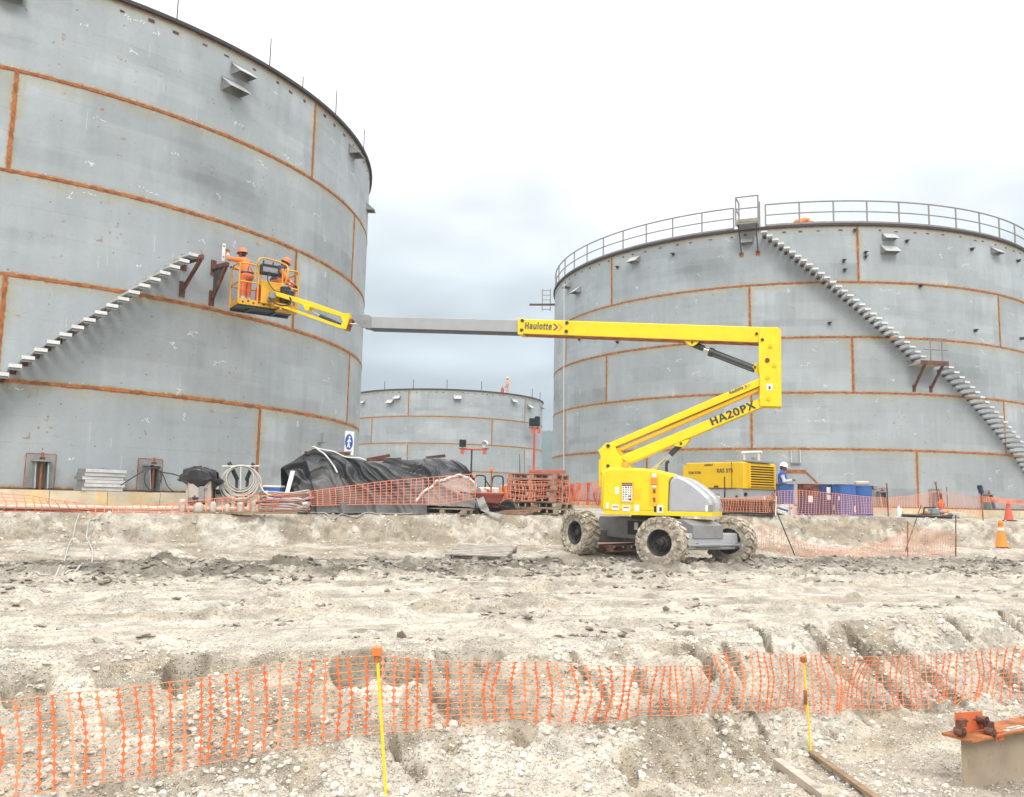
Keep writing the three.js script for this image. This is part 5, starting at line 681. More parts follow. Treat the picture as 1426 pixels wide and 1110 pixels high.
{
  const c = onGround(751, ed(751, .75)), r = rng(3), w = ['lowest of the stack, nearly buried in boards', 'second from the bottom of the stack', 'third from the bottom of the stack', 'fourth from the bottom of the stack', 'fifth from the bottom of the stack', 'sixth from the bottom of the stack', 'top of the stack'];
  for (let i = 0; i < 7; i++) pallet(`${i < 2 ? 'grey' : 'reddish brown'} wooden pallet, ${w[i]}`, c.clone().add(V(i < 2 ? .1 : -.02 + (r() - .5) * .08, .01 + i * .147, (r() - .5) * .08)), -.42 + (r() - .5) * .12, i < 2 ? M.wood : M.woodRed, 'stacked pallets', (r() - .5) * .03, [1.3, 1.1]);
  const q = c.clone().add(V(0, .01 + 7 * .147, 0)); { const t = thing('timber_beam', 'red painted beam lying along the top of the pallet stack', 'beam', q.clone().add(V(.25, 0, .48)), -.40); part(t, 'beam', rb(1.0, .08, .1, -.08, .05, 0, .01), M.redFaded); }
  for (let i = 0; i < 5; i++) { const p = onGround(706 + i * 6, ed(706 + i * 6, .3 - i * .04), .02 + i * .018); single('old_board', [bars(p.clone().add(V(-.5, 0, -.1)), p.clone().add(V(.55, .02 * i, .12 - .05 * i)), .022, .11)], i % 2 ? M.woodRed : M.woodBrown, ['weathered board lowest in the flat pile by the pallets', 'reddish board second in the flat pile by the pallets', 'brown board third in the flat pile by the pallets', 'reddish board fourth in the flat pile by the pallets', 'brown board topmost in the flat pile by the pallets'][i], 'board', 'boards beside the pallet stack'); }
  const p = onGround(626, ed(626, .62), .01); pallet('grey pallet half covered by the pale tarpaulin flap', p, -.3, M.wood);
  const g = ground(671, 780); g.y = gy(g.x, g.z + .45) + .075; pallet('weathered grey pallet lying alone on the road in front of the bank', g, -.24, mat([.80, .82, .86], .85, 0, { map: woodTex }), undefined, 0, [1.3, 1.0]).rotation.x = .16; { const last = scene.children[scene.children.length - 1]; }
  const l = ground(862, 768); l.y = gy(l.x, l.z) + .03; pallet('broken reddish pallet lying on the ground under the lift', l, .5, M.woodRed, undefined, .03, [1.1, .8]);
}
// ---------- between the tarpaulin and the pallets ----------
{
  const c = onGround(679, ed(679, 1.2)), t = thing('white_tank_box', 'white plastic box with black tubular handles behind the net', 'box', c, .1); part(t, 'body', rb(.54, .52, .5, 0, .42, 0, .04, 3), M.white); part(t, 'base', rb(.56, .14, .52, 0, .09, 0, .02), M.darkMetal); for (const x of [-.38, .08]) part(t, 'handle', tube([V(x, .6, .1), V(x + .03, .92, .1), V(x + .06, .97, .1), V(x + .28, .97, .1), V(x + .3, .92, .1), V(x + .3, .6, .1)], .02, 30, 7), M.black); part(t, 'brace', [rod(V(-.1, .9, .1), V(.12, .6, .1), .016)], M.black);
  const fl = thing('warning_stake', 'thin dark stake with an orange cap behind the white box', 'stake', onGround(683.5, ed(683, .8))); part(fl, 'rod', rod(V(0, -.05, 0), V(0, 1.12, 0), .02), M.rust); part(fl, 'cap', rb(.09, .09, .09, 0, 1.13, 0, .02), M.orange);
  const y = onGround(702, ed(702, 1.1)), e = thing('cement_bag', 'upright yellow and white bag beside the pallet stack', 'bag', y, .2); part(e, 'bag', rb(.17, .48, .14, 0, .52, 0, .04, 3), M.white); part(e, 'print_band', [rb(.175, .3, .145, 0, .56, 0, .04, 3)], M.yellowStake); part(e, 'stool', [rb(.3, .28, .3, 0, .14, 0, .01)], M.darkMetal);
  // wheelbarrow
  const b = onGround(680, ed(680, .5)), w = thing('wheelbarrow', 'dark red wheelbarrow parked between the tarpaulin heap and the pallets', 'wheelbarrow', b, .15); const tr = [[-.36, .52], [.38, .52], [.26, .28], [-.22, .28]]; part(w, 'tray', [ext(tr, .5, -.25, .02)], mat([.26, .06, .045], .6, 0, { map: grime })); part(w, 'tray_rim', tube([V(-.38, .53, -.27), V(.4, .53, -.27), V(.4, .53, .27), V(-.38, .53, .27)], .018, 40, 6, true), M.redFaded); for (const z of [-.2, .2]) { part(w, 'handle', tube([V(.5, .18, z * .4), V(.1, .27, z), V(-.5, .5, z * 1.2), V(-.75, .54, z * 1.2)], .017, 24, 6), M.darkMetal); part(w, 'leg', tube([V(-.05, .28, z), V(-.15, .02, z), V(-.3, .02, z), V(-.35, .42, z)], .016, 24, 6), M.darkMetal); } part(w, 'wheel', [new THREE.TorusGeometry(.14, .045, 8, 20).translate(.5, .185, 0), new THREE.CylinderGeometry(.1, .1, .04, 16).rotateX(Math.PI / 2).translate(.5, .185, 0)], M.rubber);
}
// site floodlights
function flood(label, px, d, yTop, heads, m, cross) { const g = onGround(px, d), top = at(px, yTop, d).y - g.y, t = thing('floodlight_stand', label, 'floodlight', g); part(t, 'pole', rod(V(0, 0, 0), V(0, top, 0), .035, .03), m); part(t, 'foot', [bars(V(-.5, .03, 0), V(.5, .03, 0), .05, .05), bars(V(0, .03, -.5), V(0, .03, .5), .05, .05)], m); part(t, 'crossbar', bars(V(cross[0], top, 0), V(cross[1], top, 0), .05, .05), M.redPaint); for (const [x, w, h, turn, pale] of heads) { const l = group(t, 'lamp_head'); l.position.set(x, top + .08 + h / 2, 0); l.rotation.y = turn; part(l, 'housing', pale ? [new THREE.SphereGeometry(w / 2, 18, 12, 0, 6.3, 0, 1.8).rotateX(-1.2)] : [rb(w, h, .14, 0, 0, -.06, .03)], pale ? M.white : M.black); if (!pale) part(l, 'lens', bx(w * .86, h * .84, .01, 0, 0, .015), M.glassDark); part(l, 'yoke', [bx(w + .03, .03, .03, 0, -h / 2 - .05, -.03), bx(.03, .18, .03, 0, -h / 2 - .1, -.03)], M.darkMetal); } for (const [x] of heads) part(t, 'bracket', [bx(.12, .13, .02, x, top - .09, .03)], M.redFaded); }
flood('thin floodlight stand with one black and one white lamp before the distant tank', 655, 27.5, 626, [[-.30, .22, .24, 0, 0], [.42, .22, .22, -.6, 1]], M.darkMetal, [-.38, .5]);
flood('red floodlight post with two black lamps before the distant tank', 742.5, 27.5, 597, [[-.06, .22, .27, .1, 0], [.14, .14, .33, 1.1, 0]], M.redPaint, [-.13, .17]);
{ const p = onGround(725, 26); single('dark_stake', [rod(p, p.clone().add(V(-.06, 1.75, 0)), .03, .008)], M.darkMetal, 'tapering dark stake standing behind the pallet stack', 'stake'); }
{ const h = TR.hit(785.5, 400, .05); single('rope', [tube([at(785.5, 395, 46.2), at(785.4, 480, 46.0), at(785, 560, 45.9), at(785.3, 655, 45.8)], .022, 40, 5)], M.white, 'thin white rope hanging down the flank of the railed tank', 'rope'); }
// ---------- compressor ----------
{
  const N = at(1034, 700, 24.3), A = at(951, 700, 26.0), B = at(1081, 700, 25.25); const gyy = gy(N.x, N.z); const ax = V(A.x - N.x, 0, A.z - N.z), L = ax.length(), W = Math.hypot(B.x - N.x, B.z - N.z); // local x from near corner along the side towards A is -x
  const turn = Math.atan2(ax.z, -ax.x); const t = thing('air_compressor', 'yellow air compressor on a grey base behind the boom lift', 'compressor', V(N.x, gyy, N.z), turn); // local +x = from A to N, local -z = to B
  const yt = at(1034, 643, 24.3).y - gyy, yb = at(1034, 680.5, 24.3).y - gyy, y0 = .18; 
  part(t, 'base_frame', [rb(L - .04, yb - y0, W - .04, -L / 2, (yb + y0) / 2, -W / 2, .02)], M.hood); part(t, 'skid', [bx(L * .9, .18, .12, -L / 2, .09, -.2), bx(L * .9, .18, .12, -L / 2, .09, -W + .2)], M.darkMetal);
  const prof = [[-L, yb], [0, yb], [0, yt - .04], [-.05, yt], [-L + .14, yt], [-L + .10, yt - .07], [-L, yt - .09]]; part(t, 'canopy', ext(prof, W, -W, .025), M.yellowOld);
  part(t, 'end_trim', [rb(.04, yt - yb - .02, W, .012, (yt + yb) / 2 - .01, -W / 2, .015)], M.yellowOld); const fr = yt - yb - .16; part(t, 'grille_back', bx(.02, fr, W * .74, .034, (yt + yb) / 2, -W * .54), M.black); for (let i = 0; i < 9; i++) { const g = bx(.07, .022, W * .74, 0, 0, 0, 0, 0, -.35); g.translate(.07, yb + .10 + i * fr / 8.4, -W * .54); part(t, 'louvre', g, M.yellowOld); } for (const z of [-W * .16, -W * .92]) part(t, 'grille_post', rb(.07, yt - yb - .06, .06, .06, (yt + yb) / 2, z, .01), M.yellowOld);
  part(t, 'roof_hatch', [rb(.9, .07, W * .7, -.35, yt + .03, -W * .5, .02)], M.chassisGrey); part(t, 'door_seam', [bx(.016, yt - yb, .01, -.36, (yt + yb) / 2, .004), bx(L * .8, .016, .01, -L / 2, yb + .012, .004)], M.brown); part(t, 'latch', [rb(.16, .05, .03, -L * .42, yb + .06, .01), rb(.03, .5, .02, -L * .28, yb + .1, .012)], M.darkMetal);
  for (const z of [-.14, -W + .14]) part(t, 'tie_eye', [rod(V(0, (yb + y0) / 2 + .12, z), V(.03, (yb + y0) / 2 + .12, z), .055, .055, 14)], M.black); part(t, 'drain_plug', [rod(V(-.2, (yb + y0) / 2 + .05, .0), V(-.2, (yb + y0) / 2 + .05, .02), .035, .035, 12), bx(.03, .12, .02, -.62, (yb + y0) / 2 + .08, .0)], M.darkMetal);
  const tx = (s, x, y, k) => { const g = text(s, k, .006); g.translate(x, y, .001); part(t, 'lettering', g, M.letter); }; tx('XAS 375', -.9, yt - .30, .115); tx('FLM-3706', -L + .22, yt - .33, .075); tx('LMOB-P', -L * .62, yt - .1, .06);
  const ex = group(t, 'lifting_frame'); for (const x of [-.62, -.1]) part(ex, 'upright', rod(V(x, yt, -W * .6), V(x, yt + .32, -W * .6), .035), M.pipe); part(ex, 'top_bar', rod(V(-.7, yt + .32, -W * .6), V(0, yt + .32, -W * .6), .04), M.white); part(ex, 'exhaust_cap', rb(.12, .16, .12, -.16, yt + .1, -W * .5, .02), M.steel);
}
{ // bundle of rusty brackets, panel, bucket
  const c = onGround(1036, 23.55), t = thing('bracket_bundle', 'low bundle of rusty steel brackets in front of the compressor', 'steel bundle', c, -.08); part(t, 'rail', [bx(1.5, .06, .06, 0, .06, .26), bx(1.5, .06, .06, 0, .06, -.26)], M.black); part(t, 'rail', [bx(1.5, .05, .05, 0, .4, .24), bx(1.5, .05, .05, 0, .4, -.2)], M.rust); for (let i = 0; i < 17; i++) part(t, 'bracket', [bx(.014, .36, .5, -.68 + i * .085, .25, 0, 0, 0, .35), bx(.06, .014, .5, -.66 + i * .085, .42, 0)], i % 3 ? M.brown : M.rust);
  const d = onGround(1073, 23.35), w = thing('wooden_panel', 'sloping wooden panel frame standing at the end of the rusty brackets', 'panel', d, -.25); part(w, 'board', bx(.27, .5, .02, 0, .26, 0, -.2), M.woodBrown); for (const x of [-.14, .14]) part(w, 'edge', bx(.03, .54, .05, x, .27, .01, -.2, 0, x > 0 ? -.06 : .06), M.pipe); part(w, 'rung', bx(.3, .03, .04, 0, .42, .0), M.pipe);
  const b = onGround(997, 23.6, .18), k = thing('white_bucket', 'white bucket standing next to the rusty brackets', 'bucket', b); k.rotation.z = .12; part(k, 'pail', lathe([[0, 0], [.12, 0], [.15, .3], [.155, .3], [.155, .32], [.14, .32], [.11, .02], [0, .02]], 22), M.white); part(k, 'handle', new THREE.TorusGeometry(.15, .006, 6, 20, Math.PI).rotateX(.9).translate(0, .3, 0), M.darkMetal); const bs = thing('brick_pile', 'small pile of reddish scrap under the white bucket', 'scrap', onGround(1000, 23.6)); part(bs, 'slab', [bx(.5, .08, .3, 0, .05, 0, 0, .1), bx(.4, .07, .28, .04, .13, 0, 0, -.2)], M.redFaded); part(bs, 'offcut', bx(.3, .04, .1, .3, .05, .2, 0, .4), M.woodBrown);
}
// ---------- drums ----------
function drum(label, px, d, m, o = {}) {
  const p = onGround(px, d, o.up || 0), t = thing('oil_drum', label, 'drum', p, o.turn || 0, 'drums on the terrace'), R = .29, h = .88; const pr = [[0, .02], [R - .02, .02], [R, 0], [R + .006, .012], [R, .03], [R, .28], [R + .012, .30], [R, .32], [R, .57], [R + .012, .59], [R, .61], [R, h - .03], [R + .008, h - .012], [R, h], [R - .02, h], [R - .02, h - .02], [0, h - .02]]; part(t, 'shell', lathe(pr, 36), m); part(t, 'rim', lathe([[R - .004, h - .02], [R + .014, h - .016], [R + .014, h + .008], [R - .006, h + .008]], 36), o.rim || M.chassisGrey); part(t, 'bung', new THREE.CylinderGeometry(.035, .035, .03, 12).translate(.16, h - .01, .1), M.darkMetal);
  for (const [a, y, w, hh, mm] of o.labels || []) part(t, 'label', (() => { const g = new THREE.CylinderGeometry(R + .004, R + .004, hh, 10, 1, true, a - w / 2, w); g.translate(0, y, 0); return g; })(), mm || M.sticker); if (o.band) part(t, 'upper_band', (() => { const g = new THREE.CylinderGeometry(R + .003, R + .003, o.band[1], 36, 1, true); g.translate(0, o.band[0], 0); return g; })(), o.bandMat); return t;
}
drum('blue drum with a dark rim beside the compressor', 1092, 25.9, M.blue, { rim: M.darkMetal });
drum('dark drum with a rust-stained upper half and a white label', 1126, 24.35, M.darkBlue, { rim: M.redFaded, band: [.67, .34], bandMat: M.brown, labels: [[-.15, .45, .44, .18]] });
drum('dark blue drum with two white labels, half behind the stained drum', 1145, 24.95, M.darkBlue, { labels: [[.35, .70, .5, .18], [.38, .5, .5, .14]] });
drum('blue drum almost hidden between its neighbours', 1161, 25.7, M.blue, { labels: [[-.3, .2, .5, .14]] });
drum('bright blue drum with a small white label low down', 1177, 24.55, M.blue, { labels: [[.75, .18, .4, .18], [-.95, .48, .16, .12]] });
drum('blue drum with tools lying across its lid', 1200.5, 25.2, M.blue);
{ const p = onGround(1203, 25.15, .885), t = thing('hand_tool', 'grey hand tools lying across the lid of a blue drum', 'tool', p, .1); part(t, 'body', [rb(.42, .1, .16, -.05, .07, 0, .03, 3)], M.cement); part(t, 'shaft', [bars(V(-.26, .02, .05), V(.3, -.02, .08), .04, .05), bars(V(-.2, .14, 0), V(.2, .12, .02), .03, .05)], M.steel); part(t, 'head', [rb(.14, .16, .14, .3, -.06, .08, .04, 3)], M.chassisGrey); }
for (const [i, [px, d, w, h]] of [[1098, 24.1, .24, .30], [1107, 24.5, .2, .26]].entries()) { const t = thing('white_carton', ['white carton at the foot of the first blue drum', 'smaller white carton behind the larger one'][i], 'carton', onGround(px, d), i * .3, 'cartons by the drums'); part(t, 'box', rb(w, h, .2, 0, h / 2, 0, .008), M.white); part(t, 'tape', bx(w * .2, h + .004, .204, 0, h / 2, 0), M.cement); part(t, 'print', bx(w * .4, h * .2, .004, w * .1, h * .6, .102), M.chassisGrey); }
{ const t = thing('plastic_bundle', 'blue and white folded plastic bundle beside the wooden panel', 'bundle', onGround(1086, 23.7), .2), r = rng(6); for (let i = 0; i < 5; i++) part(t, 'fold', (() => { const g = rb(.34 - i * .03, .06, .3, (r() - .5) * .06, .05 + i * .052, 0, .028, 3); g.rotateZ(-.25); return g; })(), i % 2 ? M.white : i === 2 ? M.blue : M.galv); }
// ---------- right part of the terrace ----------
{
  const a = onGround(1256, ed(1256, .22)), b = onGround(1324, ed(1324, .2)); a.y = gy(a.x, a.z) + .05; b.y = gy(b.x, b.z) + .06; const t = thing('breaker_pole', 'long black pole lying on the bank edge', 'pole', a); const d = b.clone().sub(a); part(t, 'pole', rod(V(0, 0, 0), d, .045), M.black); part(t, 'tip', rod(d, d.clone().multiplyScalar(1.12), .03, .012), M.steel);
  const j = thing('plastic_jug', 'white plastic jug standing at the bank edge', 'jug', onGround(1251.5, ed(1251, .35)), .3); part(j, 'bottle', lathe([[0, 0], [.075, 0], [.08, .02], [.08, .18], [.05, .25], [.03, .26], [.03, .3], [0, .3]], 18), M.white); part(j, 'cap', new THREE.CylinderGeometry(.034, .034, .03, 12).translate(0, .31, 0), M.white); part(j, 'grip', new THREE.TorusGeometry(.05, .012, 6, 14).translate(.07, .2, 0), M.white);
  const m = thing('drive_motor', 'grey vibrator motor with black fittings lying on boards', 'motor', onGround(1300, ed(1300, .5)), .15); part(m, 'motor', [rb(.26, .2, .22, 0, .2, 0, .05, 3), rod(V(-.3, .16, 0), V(.3, .18, 0), .06)], M.chassisGrey); part(m, 'frame', [rod(V(-.42, .05, .1), V(-.36, .3, .1), .02), rod(V(-.36, .3, .1), V(.0, .32, .1), .02), rod(V(.2, .08, .1), V(.5, .1, .12), .03)], M.black); part(m, 'cable_reel', new THREE.TorusGeometry(.12, .04, 8, 20).rotateX(1.3).translate(-.3, .1, 0), M.rust); part(m, 'end_box', rb(.26, .12, .18, .62, .12, 0, .02), M.hoseGrey); part(m, 'skid', bx(1.3, .04, .3, .05, .03, 0), M.woodBrown);
}
function cone(label, px, py, h, m, band) { const g = ground(px, py); g.y = gy(g.x, g.z); const t = thing('traffic_cone', label, 'cone', g); part(t, 'base', rb(h * .52, .035, h * .52, 0, .02, 0, .012), band ? m : M.rubber); part(t, 'shell', lathe([[h * .21, .035], [h * .2, .06], [h * .06, h * .93], [h * .055, h], [0, h]], 26), m); if (band) { part(t, 'band', lathe([[h * .128, h * .62], [h * .108, h * .73]].map(([a, b]) => [a * .88 + .006, b]), 26), M.white); part(t, 'top_grip', lathe([[0, h * .8], [h * .09, h * .82], [h * .085, h * .95], [h * .05, h * 1.01], [0, h * 1.02]], 20), m); } }
cone('orange traffic cone with a white band on the apron below the bank', 1395, 762, .72, mat([.90, .27, .03], .5), true);
cone('dusty red traffic cone on a black base up on the terrace', 1405, 726, .62, mat([.66, .11, .07], .6), false);
// ---------- orange nets ----------
const dustyNet = mat([.78, .24, .10], .75), dustyNet2 = mat([.76, .30, .16], .8);
function strip(pts, wid, th, side) {      // thin flat ribbon along pts; wid(i) its width, side its width direction
  const p = [], id = []; for (let i = 0; i < pts.length; i++) { const a = pts[Math.max(0, i - 1)], b = pts[Math.min(pts.length - 1, i + 1)], t = b.clone().sub(a).normalize(), s = side.clone().sub(t.clone().multiplyScalar(side.dot(t))).normalize(), n = t.clone().cross(s), w = wid(i) / 2; for (const [u, v] of [[-1, -1], [1, -1], [1, 1], [-1, 1]]) { const q = pts[i].clone().addScaledVector(s, u * w).addScaledVector(n, v * th / 2); p.push(q.x, q.y, q.z); } }
  for (let i = 0; i < pts.length - 1; i++) for (let k = 0; k < 4; k++) { const a = i * 4 + k, b = i * 4 + (k + 1) % 4; id.push(a, b, b + 4, a, b + 4, a + 4); }
  const g = new THREE.BufferGeometry(); g.setAttribute('position', new THREE.Float32BufferAttribute(p, 3)); g.setIndex(id); g.computeVertexNormals(); return g;
}
// stations: [px, pyTop, pyBottom, depth]; depth 0 = stand it on the ground at the bottom pixel
function net(label, stations, { pitch = .1, rows = 11, knot = .024, slim = .009, m = M.netOrange, big = false, wave = .04, seed = 1, lean = 0 } = {}) {
  const r = rng(seed), st = stations.map(([px, t, b, d]) => { let D = d < 3 ? ed(px, d) : d; if (!d) { const g = ground(px, b, Hbase); D = -g.z - .05; } return [px, t, b, D]; });
  const top = new THREE.CatmullRomCurve3(st.map(s => at(s[0], s[1], s[3] + lean)), false, 'centripetal'), bot = new THREE.CatmullRomCurve3(st.map(s => at(s[0], s[2], s[3])), false, 'centripetal');
  top.arcLengthDivisions = bot.arcLengthDivisions = 600; const L = bot.getLength(), n = Math.max(3, Math.round(L / pitch)), mid = bot.getPoint(.5); mid.y = gy(mid.x, mid.z); const T = thing('safety_net', label, 'safety net', mid, 0, 'orange safety nets'); const cols = [];
  for (let i = 0; i <= n; i++) { const u = i / n, uu = clamp(u + (r() - .5) * .25 / n), a = top.getPointAt(uu), b = bot.getPointAt(uu), tan = bot.getTangentAt(u).setY(0).normalize(), nor = V(-tan.z, 0, tan.x), c = [], sw = (vn(i * .21 + seed * 9, 1) - .5) * wave * 2; const sw2 = (vn(i * .6 + seed * 5, 3) - .5) * wave; for (let k = 0; k <= rows; k++) { const v = k / rows, q = a.clone().lerp(b, v); q.addScaledVector(nor, sw * Math.sin(v * 2.6 + i * .15) + sw2 * v); q.addScaledVector(tan, (vn(i * .35 + seed, v * 2) - .5) * wave * 1.2); const h = gy(q.x, q.z) + .015; if (q.y < h) q.y = h; c.push(q.sub(mid)); } c.tan = tan; cols.push(c); }
  const strands = cols.map(c => { const pts = [], w = []; for (let k = 0; k < c.length; k++) { if (big) { const q = c[k], p = c[k - 1], nx = c[k + 1]; if (p) { pts.push(q.clone().lerp(p, .34)); w.push(slim); } pts.push(q); w.push(knot * (.8 + .4 * r())); if (nx) { pts.push(q.clone().lerp(nx, .34)); w.push(slim); } } else { pts.push(c[k]); w.push(slim * 1.4); } } return strip(pts, i => w[i], big ? .004 : .006, c.tan); });
  if (big) strands.forEach((g, i) => part(T, 'strand', g, i % 5 === 2 ? dustyNet : i % 7 === 3 ? dustyNet2 : m)); else { const o = part(T, 'strands', strands, m); }
  const weave = []; for (let k = 0; k <= rows; k++) for (let s = 0; s < 1; s++) { const pts = cols.map((c, i) => { const q = c[k].clone(); q.y -= (i % 2) * .002; return q; }); weave.push(strip(pts, () => big ? .0035 : (k === 0 || k === rows ? slim * 1.3 : slim * .8), .0035, V(0, 1, .01))); } const wv = part(T, 'weave', weave, big ? mat([.86, .36, .17], .65) : m); return T;
}
// along the terrace under the tall tank: slumped over the pipe
net('slumped orange net draped over the cream pipe at the terrace edge', [[-30, 686, 716, .12], [40, 690, 717, .12], [85, 697, 717, .1], [140, 704, 718, .1], [200, 703, 718, .1], [260, 699, 717, .12], [300, 694, 717, .12], [345, 690, 716, .12], [395, 689, 714, .1], [430, 682, 706, .1]], { pitch: .16, rows: 6, slim: .012, m: M.netPink, wave: .12, seed: 3 });
net('orange net stretched in front of the tarpaulin heap', [[432, 684, 704, .1], [470, 679, 703, .1], [520, 672, 702, .1], [570, 667, 702, .1], [620, 663, 701, .1], [662, 660, 694, .1]], { pitch: .15, rows: 8, slim: .013, m: M.netPink, wave: .03, seed: 5 });
net('crumpled bright orange net heaped between wheelbarrow and pallets', [[664, 676, 704, 1.1], [676, 683, 705, .9], [690, 684, 706, .9], [702, 676, 706, .9], [712, 682, 704, 1.0]], { pitch: .035, rows: 14, slim: .012, m: M.netOrange, wave: .25, seed: 6 });
net('tattered orange net hung over the front of the pallet stack', [[707, 668, 694, .05], [735, 671, 697, -.06], [762, 670, 694, .02], [792, 672, 702, .1]], { pitch: .09, rows: 7, slim: .010, m: M.netPink, wave: .06, seed: 16 });
net('crumpled bright orange net between the pallets and the lift', [[788, 672, 702, 22.6], [800, 676, 703, 22.7], [812, 673, 703, 22.8], [826, 672, 703, 22.8], [842, 674, 704, 22.9]], { pitch: .035, rows: 15, slim: .011, m: M.netOrange, wave: .28, seed: 7 });
net('faded orange net in front of the rusty brackets and compressor base', [[990, 696, 714, 23.1], [1015, 694, 713, 23.15], [1045, 692, 713, 23.2], [1072, 690, 714, 23.2], [1080, 687, 714, 23.4]], { pitch: .07, rows: 9, slim: .009, m: M.netFaded, wave: .05, seed: 8 });
net('faded orange net stretched in front of the drums', [[1080, 684, 713, 23.6], [1112, 683, 715, 23.65], [1150, 686, 716, 23.75], [1180, 689, 716, 23.8], [1212, 692, 715, 23.95], [1240, 694, 712, 24.6]], { pitch: .085, rows: 11, slim: .009, m: M.netFaded, wave: .03, seed: 9 });
net('faded orange net along the footing of the railed tank', [[1238, 693, 709, 25.4], [1278, 689, 709, 25.8], [1302, 684, 710, 25.9], [1325, 686, 711, 25.6], [1350, 691, 714, 25.2], [1369, 690, 719, 24.9]], { pitch: .09, rows: 12, slim: .010, m: M.netFaded, wave: .05, seed: 10 });
net('narrow twisted orange net strip tied between stake and cone', [[1369, 691, 698, 24.9], [1390, 694, 700, 24.9], [1426, 697, 703, 25.0], [1480, 701, 708, 25.0]], { pitch: .06, rows: 6, slim: .012, m: M.netPink, wave: .06, seed: 11 });
net('sagging faded orange net along the foot of the bank', [[1044, 727, 766, 21.6], [1065, 730, 770, 21.6], [1085, 736, 774, 21.5], [1105, 751, 777, 21.4], [1140, 760, 778, 21.35], [1180, 764, 778, 21.4], [1225, 756, 777, 21.5], [1262, 736, 775, 21.7]], { pitch: .085, rows: 9, slim: .008, m: M.netFaded, wave: .09, seed: 12 });
net('faded orange net panel hung upright between two stakes below the bank', [[1263, 734, 774, 21.7], [1285, 736, 775, 21.7], [1310, 741, 773, 21.8], [1332, 743, 770, 21.9]], { pitch: .08, rows: 10, slim: .009, m: M.netFaded, wave: .04, seed: 13 });
// thin stakes that carry them
function stake(label, a, b, d, m, tip, r = .014) { const B = at(b[0], b[1], d); B.y = Math.min(B.y, gy(B.x, B.z)) - .02; const A = at(a[0], a[1], d), t = thing('net_stake', label, 'stake', B); const v = A.sub(B); part(t, 'rod', rod(V(0, 0, 0), v, r, r), m); if (tip) part(t, 'tip', rb(r * 4, r * 4, r * 4, v.x, v.y, v.z, .01), tip); }
stake('thin dark stake leaning over the bank beside the lift wheel', [1083, 716], [1110, 780], 21.3, M.darkMetal, null); stake('thin dark stake at the free end of the upright net panel', [1331, 717], [1331, 772], 21.9, M.brown, null); stake('thin rusty stake where sagging net and upright panel meet', [1264, 726], [1264, 775], 21.65, M.rust, null); stake('thin dark rod leaning against the bank above the net panel', [1283, 703], [1260, 752], 22.3, M.darkMetal, null, .01);
stake('dark stake with pink tip beside the anchor chair, thin and upright', [1235, 674], [1237, 714], 24.4, M.darkMetal, M.redFaded); stake('leaning stake with a red and white tip behind the net hump', [1303, 672], [1310, 708], 26, M.darkMetal, M.redFaded, .016); stake('short thin stake with a red tip next to the leaning one', [1318.5, 679], [1320, 708], 26, M.darkMetal, M.redFaded, .01); stake('rusty net post under the dark blue lamp head', [1367, 689], [1369, 720], 24.85, M.rust, null, .02);
{ const p = at(1367, 690, 24.85), t = thing('hooded_lamp', 'dark blue hooded lamp head on top of a rusty post', 'lamp', p, .3); part(t, 'neck', rod(V(0, 0, 0), V(-.01, .12, 0), .02), M.black); part(t, 'hood', [rb(.14, .12, .12, -.05, .24, 0, .04, 3)], M.black); part(t, 'body', [(() => { const g = rb(.11, .18, .12, .02, .14, 0, .03, 3); g.rotateZ(.3); return g; })()], M.darkBlue); }
{ const p = at(1311, 706, 25.9), t = thing('marker_post', 'short orange marker tied to the net hump', 'marker', V(p.x, gy(p.x, p.z), p.z)); part(t, 'post', rod(V(0, 0, 0), V(0, .6, 0), .04, .03), M.orange); part(t, 'knot', [rb(.2, .2, .16, 0, .42, 0, .06, 3), rb(.4, .05, .1, .05, .2, 0, .02)], M.netOrange); }

// ---------- trench side: the near net, its stakes, beam, planks ----------
net('bright orange net hung along the trench slope from the capped yellow stake', [[-160, 1000, 1150, 0], [-60, 987, 1128, 0], [0, 978, 1110, 0], [80, 968, 1098, 0], [160, 960, 1086, 0], [240, 949, 1074, 0], [300, 941, 1062, 0], [380, 927, 1045, 0], [450, 918, 1034, 0], [525, 912, 1022, 0], [580, 917, 1019, 0], [660, 921, 1014, 0], [740, 922, 1010, 0], [830, 925, 1006, 0], [910, 927, 998, 0], [985, 928, 993, 0]], { pitch: .098, rows: 11, knot: .036, slim: .0075, big: true, wave: .06, seed: 2, lean: .05 });
net('bright orange net sagging behind the second yellow stake towards the rusty beam', [[1000, 912, 990, 0], [1030, 906, 990, 0], [1075, 909, 991, 0], [1122, 913, 992, 0], [1180, 914, 990, 0], [1250, 914, 988, 0], [1330, 909, 985, 0], [1426, 900, 977, 0], [1560, 890, 970, 0]], { pitch: .095, rows: 12, knot: .032, slim: .0075, big: true, wave: .085, seed: 4, lean: .12 });
